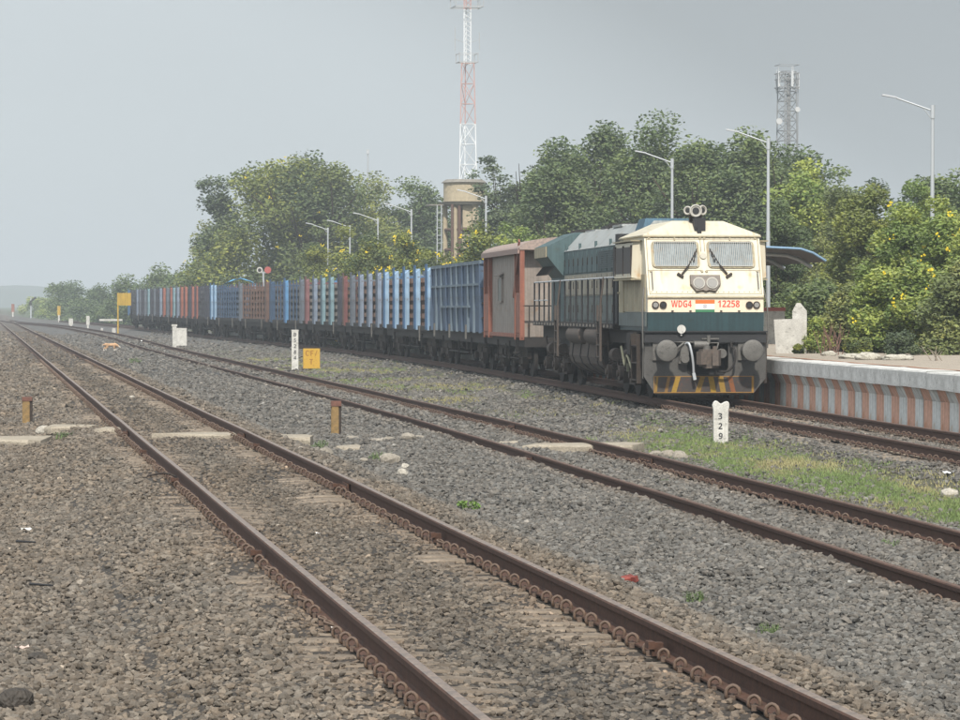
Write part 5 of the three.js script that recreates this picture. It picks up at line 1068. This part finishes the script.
{ // large yellow sign near the tail of the train, white kerb below it
  const D = 292, x = (124.5 - 480) / F * D, y0 = ground(x, D), w = 1.3;
  const t = thing('yellow_sign', V(x, y0, -D), 0.08, 'large plain yellow sign on a yellow post at the tail of the train', 'sign');
  const a = hAt(293, D) - y0, b = hAt(305.5, D) - y0;
  part(t, 'panel', [box(w, a - b, 0.06, 0, (a + b) / 2, 0)], M.yellow); part(t, 'post', [box(0.14, a, 0.12, -w / 2 + 0.02, a / 2, -0.08)], M.yellow); part(t, 'cross_bar', [box(w, 0.06, 0.06, 0, b + 0.15, -0.07), box(w, 0.06, 0.06, 0, a - 0.15, -0.07)], M.underBrown);
  const D2 = 300, xx = (111 - 480) / F * D2, y2 = ground(xx, D2), k = thing('white_kerb', V(xx, y2, -D2), 0.05, 'low white beam on a short white leg below the yellow sign', 'kerb');
  part(k, 'beam', [box(2.3, 0.2, 0.3, 0, hAt(320, D2) - y2, 0)], M.whitewash); part(k, 'leg', [box(0.35, 0.6, 0.25, 0.3, 0.25, 0)], M.whitewash); part(k, 'leg', [box(0.2, 0.6, 0.25, -0.9, 0.25, 0)], M.whitewash);
}
function farPost(u, vTop, vBase, D, w, m, m2, label, name, cat) { const x = (u - 480) / F * D, y0 = Math.min(ground(x, D), hAt(vBase, D)), h = hAt(vTop, D) - y0; const t = thing(name, V(x, y0, -D), 0, label, cat); part(t, 'shaft', [box(w * 0.5, h * 0.45, w * 0.5, 0, h * 0.22, 0)], m2); part(t, 'plate', [box(w, h * 0.6, w * 0.3, 0, h * 0.7, 0)], m); }
farPost(13, 304, 318, 560, 0.55, M.orange, M.whitewash, 'far orange board on a post beside the end of the main line', 'far_board', 'sign');
farPost(59, 306, 320, 420, 0.45, M.yellow, M.whitewash, 'far narrow yellow board on a white foot beside the loop', 'far_board', 'sign');
farPost(88, 316, 327, 330, 0.36, M.whitewash, M.whitewash, 'far squat white post left of the white beam', 'far_post', 'post');
farPost(71, 318.5, 323, 360, 0.5, M.whitewash, M.whitewash, 'far low white block near the narrow yellow board', 'far_block', 'block');
{ const D = 520, x = (31 - 480) / F * D, y0 = ground(x, D), h = hAt(297, D) - y0; const t = thing('semaphore_signal', V(x, y0, -D), 0, 'far thin semaphore signal with a raised arm at the left', 'signal'); part(t, 'mast', [rod(V(0, 0, 0), V(0, h, 0), 0.16, 8, 0.1)], M.steel); part(t, 'signal_arm', [box(1.4, 0.3, 0.06, 0.35, h - 0.5, 0.15, 0, 0, 0.7), box(0.5, 0.5, 0.2, -0.1, h - 1.2, 0.1)], M.under); }
{ // disc signal beyond the train
  const D = 203, x = (263.5 - 480) / F * D, y0 = ground(x, D), t = thing('disc_signal', V(x, y0, -D), 0, 'signal with one white ring and one red disc above the train', 'signal'), h = hAt(270, D) - y0;
  part(t, 'mast', [rod(V(0, 0, 0), V(0, h - 0.1, 0), 0.07)], M.steel); part(t, 'cross_bar', [box(0.7, 0.06, 0.06, 0, h - 0.18, 0)], M.steel);
  part(t, 'white_disc', [cyl(0.2, 0.2, 0.05, -0.25, h, 0.03, 'z', 24)], M.white); part(t, 'disc_centre', [cyl(0.12, 0.12, 0.02, -0.25, h, 0.075, 'z', 18)], M.black); part(t, 'red_disc', [cyl(0.23, 0.23, 0.05, 0.3, h, 0.03, 'z', 24)], mat(lin(0.36, 0.09, 0.08)));
}
{ const D = 222, x = (232 - 480) / F * D + 0.6; const g = new THREE.PlaneGeometry(2.4, 2.0, 10, 8); g.rotateX(-Math.PI / 2); const q = g.attributes.position; for (let i = 0; i < q.count; i++) q.setY(i, 0.45 * (1 - Math.pow(q.getX(i) / 1.2, 2)) + 0.12 * nz(q.getX(i) * 2, q.getZ(i) * 2)); g.computeVertexNormals(); single('tarpaulin', [g], mat(lin(0.12, 0.38, 0.65), { side: THREE.DoubleSide }), V(x, 3.62, -D), 0.1, 'crumpled light blue tarpaulin on top of the brown wagon load', 'tarpaulin'); }

/* ------------------------------------------------------------ lamps, masts, tower */
const lampH = 6.0 + EYE;
function lampPost(u, D, arm, label) {
  const x = (u - 480) / F * D, t = thing('lamp_post', V(x, PLATTOP - 0.06, -D), -0.05, label, 'lamp post', 'street lamps along the platform'), h = lampH - PLATTOP + 0.06;
  part(t, 'pole', [rod(V(0, 0, 0), V(0, h * 0.55, 0), 0.085, 12, 0.07), rod(V(0, h * 0.55, 0), V(0, h, 0), 0.062, 12, 0.05)], M.steel);
  part(t, 'base_plate', [box(0.34, 0.03, 0.34, 0, 0.03, 0)], M.steel);
  const a = part(t, 'arm', [rod(V(0, h - 0.12, 0), V(-arm * 0.8, h + arm * 0.2, 0), 0.026, 8), rod(V(0, h - 0.4, 0), V(-arm * 0.2, h - 0.05, 0), 0.015, 6), cyl(0.07, 0.07, 0.4, 0, h - 0.15, 0)], M.steel);
  part(t, 'lamp_head', [hull([[-arm * 0.78, h + arm * 0.19, -0.06], [-arm * 0.78, h + arm * 0.19, 0.06], [-arm * 0.78, h + arm * 0.23, 0], [-arm * 1.12, h + arm * 0.25, -0.1], [-arm * 1.12, h + arm * 0.25, 0.1], [-arm * 1.10, h + arm * 0.29, 0.06], [-arm * 1.10, h + arm * 0.29, -0.06]])], mat(lin(0.32, 0.33, 0.34)));
}
lampPost(932, 89.6, 1.35, 'tallest lamp post at the right with its arm pointing left');
lampPost(768, 107, 1.35, 'lamp post rising beside the right side of the locomotive cab');
lampPost(672, 121.6, 1.35, 'lamp post above the locomotive cab roof');
lampPost(486, 162, 1.4, 'lamp post in front of the water tower');
lampPost(411.5, 184, 1.5, 'lamp post above the slate blue wagon, left of the water tower');
lampPost(378, 202, 1.5, 'lamp post above the bright blue stakes');
lampPost(350, 219, 1.5, 'lamp post faint among leaves above the lilac stakes');
lampPost(328, 226, 1.5, 'smallest lamp post, faint among leaves at the left');
// lattice masts
function latticeMast(name, base, label, legs, w0, w1, y0, y1, nBays, r, mats, bandOf) {
  const t = thing(name, base, 0.2, label, 'mast');
  const ang = i => i / legs * 2 * Math.PI + 0.5;
  const pt = (i, y) => { const k = (y - y0) / (y1 - y0), w = lerp(w0, w1, k) / 2 / Math.sin(Math.PI / legs); return V(Math.cos(ang(i)) * w, y, Math.sin(ang(i)) * w); };
  for (let b = 0; b < nBays; b++) {
    const ya = lerp(y0, y1, b / nBays), yb = lerp(y0, y1, (b + 1) / nBays), m = mats[bandOf((ya + yb) / 2)];
    const g = [], d = [];
    for (let i = 0; i < legs; i++) { g.push(rod(pt(i, ya), pt(i, yb), r, 6)); const j = (i + 1) % legs; d.push(rod(pt(i, ya), pt(j, yb), r * 0.55, 4), rod(pt(i, yb), pt(j, yb), r * 0.5, 4)); if (b % 2) d.push(rod(pt(j, ya), pt(i, yb), r * 0.5, 4)); }
    part(t, 'mast_section', g.concat(d), m);
  }
  return [t, pt];
}
{
  const D = 320, x = (467 - 480) / F * D, L = v => hAt(v, D);
  const white = mat(lin(0.80, 0.81, 0.82)), red = mat(lin(0.55, 0.33, 0.30)), grey = mat(lin(0.4, 0.4, 0.4));  // mast red and white paled towards the sky, haze put into the colour
  const base = V(x, 0, -D);
  const [t] = latticeMast('radio_mast', base, 'tall slender red and white lattice mast rising out of the top of the picture', 3, 2.5, 1.35, 0, L(64), 13, 0.06, [white, red], y => (y > L(118) ? 1 : 0));
  const T = V(0, 0, 0), y0 = L(66), y1 = L(-60);
  for (let b = 0; b < 9; b++) { const ya = lerp(y0, y1, b / 9), yb = lerp(y0, y1, (b + 1) / 9), g = []; for (let i = 0; i < 3; i++) { const a = i * 2.094 + 0.5, c = (i + 1) * 2.094 + 0.5, q = 0.42; g.push(rod(V(q * Math.cos(a), ya, q * Math.sin(a)), V(q * Math.cos(a), yb, q * Math.sin(a)), 0.055, 5)); for (let k = 0; k < 3; k++) { const p0 = lerp(ya, yb, k / 3), p1 = lerp(ya, yb, (k + 1) / 3); g.push(rod(V(q * Math.cos(a), p0, q * Math.sin(a)), V(q * Math.cos(c), p1, q * Math.sin(c)), 0.03, 4)); } } part(t, 'mast_section', g, (ya + yb) / 2 > L(14) ? red : white); }
  for (const v of [63, 8]) { const y = L(v), g = []; const w = v === 63 ? 1.0 : 1.5; for (const s of [-1, 1]) g.push(box(2 * w, 0.07, 0.07, 0, y, s * w), box(0.07, 0.07, 2 * w, s * w, y, 0), box(2 * w, 0.05, 0.05, 0, y + 0.9, s * w), box(0.05, 0.05, 2 * w, s * w, y + 0.9, 0), rod(V(s * w, y, w), V(s * w, y + 1, w), 0.04), rod(V(s * w, y, -w), V(s * w, y + 1, -w), 0.04)); g.push(box(2 * w, 0.05, 0.5, 0, y - 0.02, 0)); part(t, 'gallery', g, grey); }
  part(t, 'aerial', [rod(V(-1.3, L(52), 0), V(-1.3, L(28), 0), 0.035), rod(V(1.35, L(50), 0), V(1.35, L(33), 0), 0.035), rod(V(-1.3, L(40), 0), V(0, L(44), 0), 0.025), rod(V(1.35, L(40), 0), V(0, L(44), 0), 0.025), rod(V(-1.4, L(4), 0), V(-1.4, L(-10), 0), 0.035), rod(V(1.4, L(6), 0), V(1.4, L(-8), 0), 0.035)], grey);
}
{
  const D = 290, x = (786.5 - 480) / F * D, L = v => hAt(v, D), g1 = mat(lin(0.23, 0.235, 0.24)), base = V(x, 0, -D);
  const [t] = latticeMast('telecom_mast', base, 'grey lattice telecom mast with antenna panels above the right-hand trees', 4, 1.75, 1.25, 0, L(72), 26, 0.06, [g1], () => 0);
  for (const v of [88, 74]) { const y = L(v), w = 0.95, g = []; for (const s of [-1, 1]) g.push(box(2 * w, 0.08, 0.08, 0, y, s * w), box(0.08, 0.08, 2 * w, s * w, y, 0), box(2 * w, 0.05, 0.05, 0, y + 0.8, s * w), box(0.05, 0.05, 2 * w, s * w, y + 0.8, 0)); part(t, 'gallery', g, g1); }
  for (const [a, b, v] of [[-0.95, 0.5, 80], [1.0, 0.4, 82], [0.2, 1.05, 80], [-0.8, -0.7, 82], [0.9, -0.8, 78]]) part(t, 'antenna_panel', [box(0.22, 1.5, 0.12, a, L(v), b), rod(V(a, L(v) - 1.1, b - 0.1), V(a, L(v) + 1.2, b - 0.1), 0.035)], mat(lin(0.5, 0.51, 0.52)));
  part(t, 'dish', [cyl(0.3, 0.3, 0.2, -0.9, L(122), 0.4, 'z', 18), cyl(0.25, 0.25, 0.2, 0.9, L(110), 0.5, 'z', 18)], mat(lin(0.5, 0.5, 0.5)));
  part(t, 'cable_ladder', [box(0.4, L(76), 0.08, 0.1, L(76) / 2, 0.2), box(0.06, L(90), 0.06, 0.95, L(90) / 2 + 1, 0.5)], g1);
}
{ const D = 330, x = (368 - 480) / F * D, h = hAt(152, D), t = thing('slim_mast', V(x, 0, -D), 0, 'single slim pole mast sticking up behind the broad flowering tree', 'mast'); part(t, 'pole', [rod(V(0, 0, 0), V(0, h, 0), 0.14, 8, 0.08)], M.steel); part(t, 'finial', [box(0.3, 0.5, 0.3, 0, h, 0)], M.steel); }
{ // water tower
  const D = 240, x = (464 - 480) / F * D, L = v => hAt(v, D);
  const t = thing('water_tower', V(x, 0, -D), 0.25, 'beige concrete water tower with drum tank on top, left of the dark trees', 'water tower');
  const beige = mat(lin(0.60, 0.52, 0.385), { map: concTex, roughness: 0.95 }), brown = mat(lin(0.16, 0.095, 0.075), { map: concTex }), grey = mat(lin(0.30, 0.285, 0.26), { map: concTex });
  part(t, 'tank', [cyl(1.66, 1.66, L(183) - L(202), 0, (L(183) + L(202)) / 2, 0, 'y', 16)], beige);
  part(t, 'tank_roof', [cyl(1.5, 1.85, 0.25, 0, L(181.5), 0, 'y', 16)], grey);
  part(t, 'ledge', [cyl(2.05, 1.9, 0.22, 0, L(204), 0, 'y', 16), box(2.2, 0.1, 1.2, -1.9, L(205.5), 0)], grey);
  for (let i = 0; i < 6; i++) { const a = i / 6 * 6.283 + 0.2; part(t, 'column', [rod(V(1.5 * Math.cos(a), 0, 1.5 * Math.sin(a)), V(1.5 * Math.cos(a), L(205), 1.5 * Math.sin(a)), 0.2, 8)], beige); }
  for (const v of [230, 250, 270]) part(t, 'ring_beam', [new THREE.TorusGeometry(1.5, 0.13, 6, 18).rotateX(Math.PI / 2).translate(0, L(v), 0)], brown);
  part(t, 'panel', [box(1.3, L(206) - L(228), 0.12, 0.2, (L(206) + L(228)) / 2, 1.35), box(1.4, L(232) - 0.5, 0.12, 0.2, L(232) / 2, 1.35)], beige);
  part(t, 'pipe', [rod(V(-0.75, 0, 1.5), V(-0.75, L(205), 1.5), 0.14, 8), rod(V(-1.3, 0, 1.35), V(-1.3, L(205), 1.35), 0.12, 8)], brown);
  part(t, 'inner_core', [cyl(0.9, 0.9, L(206), 0.3, L(206) / 2, -0.3, 'y', 10)], grey);
  part(t, 'ladder', [rod(V(-2.0, 0, 0.6), V(-2.0, L(206), 0.6), 0.05), rod(V(-2.35, 0, 0.6), V(-2.35, L(206), 0.6), 0.05), ...Array.from({ length: 16 }, (_, i) => box(0.4, 0.05, 0.05, -2.17, 0.5 + i * 0.6, 0.6))], M.steel);
}

/* ------------------------------------------------------------ things on the platform */
{ // shelter with curved, blue edged roof
  const D0 = 96, D1 = 118, t = thing('platform_shelter', V(0, 0, 0), 0, 'platform shelter with curved grey roof and blue edge beside the cab', 'shelter');
  const xs = -1, roof = []; const lo = D => on(tC, D, 2.3), P2 = [], I2 = [];
  const prof = []; for (let i = 0; i <= 16; i++) { const k = i / 16; const l = 2.4 + k * 6.6; let y = 4.05 - 0.28 * k; if (k > 0.86) y -= 0.36 * Math.pow((k - 0.86) / 0.14, 1.8); prof.push([l, y]); }
  const sheet = (dy, d0, d1) => { const P3 = [], I3 = []; const rows = [d0, (d0 + d1) / 2, d1]; rows.forEach(D => prof.forEach(([l, y]) => { const q = on(tC, D, l); P3.push(q.x, y + dy, q.z); })); const n = prof.length; for (let r = 0; r < 2; r++) for (let i = 0; i < n - 1; i++) { const a = r * n + i; I3.push(a, a + 1, a + n, a + 1, a + n + 1, a + n); } const g = new THREE.BufferGeometry(); g.setAttribute('position', new THREE.Float32BufferAttribute(P3, 3)); g.setIndex(I3); g.computeVertexNormals(); return boxUV(g); };
  part(t, 'roof', sheet(0, D0, D1), mat(lin(0.22, 0.21, 0.2), { side: THREE.DoubleSide, map: rustTex }));
  const rim = []; for (let i = 0; i < prof.length - 1; i++) { const a = on(tC, D0, prof[i][0]), b = on(tC, D0, prof[i + 1][0]); rim.push(rod(V(a.x, prof[i][1] + 0.03, a.z + 0.02), V(b.x, prof[i + 1][1] + 0.03, b.z + 0.02), 0.042, 6)); }
  part(t, 'roof_edge', rim, mat(lin(0.19, 0.30, 0.43)));
  for (let D = D0 + 2; D < D1; D += 4) { const g = []; for (let i = 0; i < prof.length - 1; i++) { const a = on(tC, D, prof[i][0]), b = on(tC, D, prof[i + 1][0]); g.push(rod(V(a.x, prof[i][1] - 0.14, a.z), V(b.x, prof[i + 1][1] - 0.14, b.z), 0.07, 6)); } part(t, 'rafter', g, M.steel); }
  for (const D of [D0 + 3, D0 + 11, D0 + 19]) { const a = on(tC, D, 4.6); part(t, 'column', [rod(V(a.x, PLATTOP, a.z), V(a.x, 3.75, a.z), 0.1, 10)], M.steel); }
}
{ // white concrete block with pointed back
  const D = 79, x = (790 - 480) / F * D, t = thing('concrete_block', V(x, PLATTOP - 0.02, -D), -0.12, 'white concrete block with a pointed upright back on the platform', 'concrete block');
  const y = v => hAt(v, D) - PLATTOP + 0.02;
  part(t, 'front_slab', [hull([[-0.36, 0, 0.2], [0.28, 0, 0.2], [-0.42, y(319.5), 0.25], [0.34, y(318.5), 0.25], [-0.36, 0, 0.0], [0.28, 0, 0.0], [-0.42, y(319.5), 0.0], [0.34, y(318.5), 0.0]])], M.whitewash);
  part(t, 'pointed_back', [hull([[0.06, 0, -0.02], [0.44, 0, -0.02], [0.06, y(311), -0.02], [0.44, y(311), -0.02], [0.17, y(303), -0.02], [0.27, y(303), -0.02], [0.06, 0, -0.35], [0.44, 0, -0.35], [0.06, y(311), -0.35], [0.44, y(311), -0.35], [0.17, y(303), -0.3], [0.27, y(303), -0.3]])], M.whitewash);
}
{ // small white hut wall with red band behind the buffer
  const D = 100, x = (771 - 480) / F * D, t = thing('low_wall', V(x, PLATTOP - 0.05, -D), 0, 'low pale wall with red top seen beside the right buffer', 'wall'); part(t, 'wall_face', [box(0.9, 1.5, 0.2, 0, 0.4, 0)], M.whitewash); part(t, 'red_band', [box(0.95, 0.12, 0.22, 0, 1.2, 0)], mat(lin(0.35, 0.09, 0.07)));
}
function sack(u, v, D, L, r, label) { const x = (u - 480) / F * D, g = new THREE.SphereGeometry(1, 24, 14), q = g.attributes.position; for (let i = 0; i < q.count; i++) { const X = q.getX(i), Y = q.getY(i), Z = q.getZ(i), k = 1 + 0.34 * nz(X * 2.6 + u, Y * 2.6, Z * 2.6) + 0.12 * nz(X * 9, Y * 9, Z * 9 + u); q.setXYZ(i, Math.sign(X) * Math.pow(Math.abs(X), 0.75) * L / 2 * k, Math.max(-0.3, Y) * r * k, Z * r * 1.6 * k); } g.computeVertexNormals(); single('sack', [g], mat(lin(0.62, 0.60, 0.54), { map: concTex, bumpMap: concBump, bumpScale: 0.04, roughness: 0.95 }), V(x, PLATTOP + r * 0.25, -D), 0.05, label, 'sack', 'pale rolled sacks lying on the platform'); }
sack(868, 356, 69.5, 0.62, 0.13, 'highest pale rolled sack, in the middle of the row on the platform');
sack(851, 357, 70.5, 0.55, 0.10, 'flat pale sack left of the highest one on the platform');
sack(898, 358, 69, 0.72, 0.10, 'long low pale sack right of the highest one on the platform');
sack(829, 353, 75, 0.35, 0.09, 'small pale bundle below the dry twigs on the platform');
for (const [u, D, h, n, lab, c, name] of [[832, 76, 0.95, 16, 'dry reddish brown bare twigs standing on the platform', lin(0.20, 0.11, 0.085), 'dry_shrub'], [934, 68, 0.4, 6, 'bare pale twig at the right end of the sacks', lin(0.3, 0.25, 0.2), 'dry_shrub']]) { const x = (u - 480) / F * D, t = thing(name, V(x, PLATTOP - 0.02, -D), 0, lab, 'dry shrub'), g = []; for (let i = 0; i < n; i++) { const a = V(rr(-0.3, 0.3), 0, rr(-0.2, 0.2)), b = V(a.x + rr(-0.25, 0.25), h * rr(0.5, 1), a.z + rr(-0.2, 0.2)), m = a.clone().lerp(b, 0.5); g.push(rod(a, b, 0.012, 4, 0.005), rod(m, V(m.x + rr(-0.2, 0.2), m.y + h * 0.35, m.z + rr(-0.1, 0.1)), 0.007, 4, 0.003)); } part(t, 'stem', g, mat(c)); }
const bushlet = (u, D, w, h, tn, label) => { const x = (u - 480) / F * D, b = V(x, PLATTOP - 0.03, -D); plant('platform_weed', b, label, 'weed', null, dome(w, h, w, 22, Math.min(0.22, h * 0.35), 90, { lift: 0.05, bump: 0.3 }), 0.09, { tones: TONE[tn], crownName: 'foliage', trunkName: 'stem', h: h * 0.8, tr: 0.02, reach: w * 0.6, nl: 5, y0: 0.1 }); };
bushlet(817, 79, 0.42, 0.95, 'bright', 'leafy green weed against the white concrete block');
bushlet(852, 73, 0.16, 0.42, 'yellow', 'small yellow green weed left behind the sacks');
bushlet(865, 74, 0.14, 0.40, 'yellow', 'small upright weed behind the highest sack');
bushlet(900, 76, 0.5, 0.55, 'dark', 'low dark weed below the flowering bushes');
bushlet(798, 78.2, 0.14, 0.22, 'yellow', 'low weed at the foot of the white concrete block');

/* ------------------------------------------------------------ the dog beside the far track */
{
  const D = gD(351, -0.5), x = (111 - 480) / F * D;
  const J = [ // capsules: from, to, radii; the dog walks to the right, head lowered
    [[-0.36, 0.46, 0], [0.02, 0.45, 0], 0.125, 0.115], [[0.02, 0.45, 0], [0.30, 0.46, 0], 0.115, 0.135], [[0.30, 0.49, 0], [0.46, 0.42, 0], 0.105, 0.075], [[0.46, 0.42, 0], [0.56, 0.35, 0], 0.075, 0.072], [[0.56, 0.35, 0], [0.72, 0.27, 0], 0.06, 0.036],
    [[-0.36, 0.48, 0.07], [-0.30, 0.28, 0.08], 0.105, 0.06], [[-0.30, 0.28, 0.08], [-0.42, 0.16, 0.08], 0.055, 0.03], [[-0.42, 0.16, 0.08], [-0.38, 0.02, 0.08], 0.028, 0.026], [[-0.38, 0.02, 0.08], [-0.33, 0.015, 0.08], 0.028, 0.024],
    [[-0.36, 0.48, -0.07], [-0.40, 0.28, -0.08], 0.105, 0.06], [[-0.40, 0.28, -0.08], [-0.54, 0.17, -0.08], 0.055, 0.03], [[-0.54, 0.17, -0.08], [-0.56, 0.02, -0.08], 0.028, 0.026], [[-0.56, 0.02, -0.08], [-0.5, 0.015, -0.08], 0.028, 0.024],
    [[0.26, 0.42, 0.07], [0.24, 0.24, 0.08], 0.075, 0.04], [[0.24, 0.24, 0.08], [0.28, 0.02, 0.08], 0.036, 0.026], [[0.28, 0.02, 0.08], [0.33, 0.015, 0.08], 0.028, 0.024],
    [[0.26, 0.42, -0.07], [0.33, 0.25, -0.08], 0.075, 0.04], [[0.33, 0.25, -0.08], [0.42, 0.03, -0.08], 0.036, 0.026], [[0.42, 0.03, -0.08], [0.47, 0.02, -0.08], 0.028, 0.024],
    [[-0.44, 0.53, 0], [-0.60, 0.46, 0.02], 0.04, 0.03], [[-0.60, 0.46, 0.02], [-0.68, 0.34, 0.03], 0.03, 0.016],
    [[0.50, 0.46, 0.06], [0.49, 0.38, 0.085], 0.026, 0.012], [[0.50, 0.46, -0.06], [0.49, 0.38, -0.085], 0.026, 0.012],
  ].map(([a, b, r, s]) => [V(...a), V(...b), r, s]);
  const res = 88, mc = new MarchingCubes(res, mat(lin(1, 1, 1)), false, false, 60000), S = 0.8, tmp = V(0, 0, 0), ab = V(0, 0, 0);
  mc.isolation = 0;
  const field = (px, py, pz) => { let acc = 0; const k = 34; for (const [a, b, r, s] of J) { ab.subVectors(b, a); tmp.set(px - a.x, py - a.y, pz - a.z); const t = Math.max(0, Math.min(1, tmp.dot(ab) / ab.lengthSq())); const d = tmp.addScaledVector(ab, -t).length() - lerp(r, s, t); acc += Math.exp(-k * d); } return -Math.log(acc + 1e-12) / k; };
  for (let k = 0; k < res; k++) for (let j = 0; j < res; j++) for (let i = 0; i < res; i++) { const f = q => (q - res / 2) / (res / 2) * S; const pz = f(k); mc.field[i + j * res + k * res * res] = Math.abs(pz) > 0.25 ? -1 : -field(f(i), f(j) + 0.35, pz); }
  mc.update();
  const n = mc.count !== undefined ? mc.count : mc.geometry.drawRange.count, P3 = mc.positionArray.slice(0, n * 3), N3 = mc.normalArray.slice(0, n * 3), C3 = new Float32Array(n * 3);
  for (let i = 0; i < n; i++) { const X = P3[3 * i] * S, Y = P3[3 * i + 1] * S + 0.35, Z = P3[3 * i + 2] * S; P3.set([X, Y, Z], 3 * i);
    const white = (X > 0.60) || (Y < 0.16) || (Y < 0.36 && X > -0.2 && X < 0.3 && Math.abs(Z) < 0.1) || X < -0.64, tone = 0.9 + 0.25 * nz(X * 7, Y * 7, Z * 7);
    C3.set(white ? [0.66 * tone, 0.60 * tone, 0.52 * tone] : [0.52 * tone, 0.32 * tone, 0.18 * tone], 3 * i); }
  const g = new THREE.BufferGeometry(); g.setAttribute('position', new THREE.BufferAttribute(P3, 3)); g.setAttribute('normal', new THREE.BufferAttribute(N3, 3)); g.setAttribute('color', new THREE.BufferAttribute(C3, 3));
  const m = new THREE.Mesh(g, mat(lin(1, 1, 1), { vertexColors: true, roughness: 0.9 })); m.name = 'dog'; m.castShadow = true; m.scale.setScalar(0.72);
  m.position.set(x, ground(x, D) + 0.02, -D); m.rotation.y = 0.15; scene.add(m); tag(m, 'tan dog with white muzzle and legs walking with lowered head beside the track', 'dog');
}

renderer.render(scene, camera);
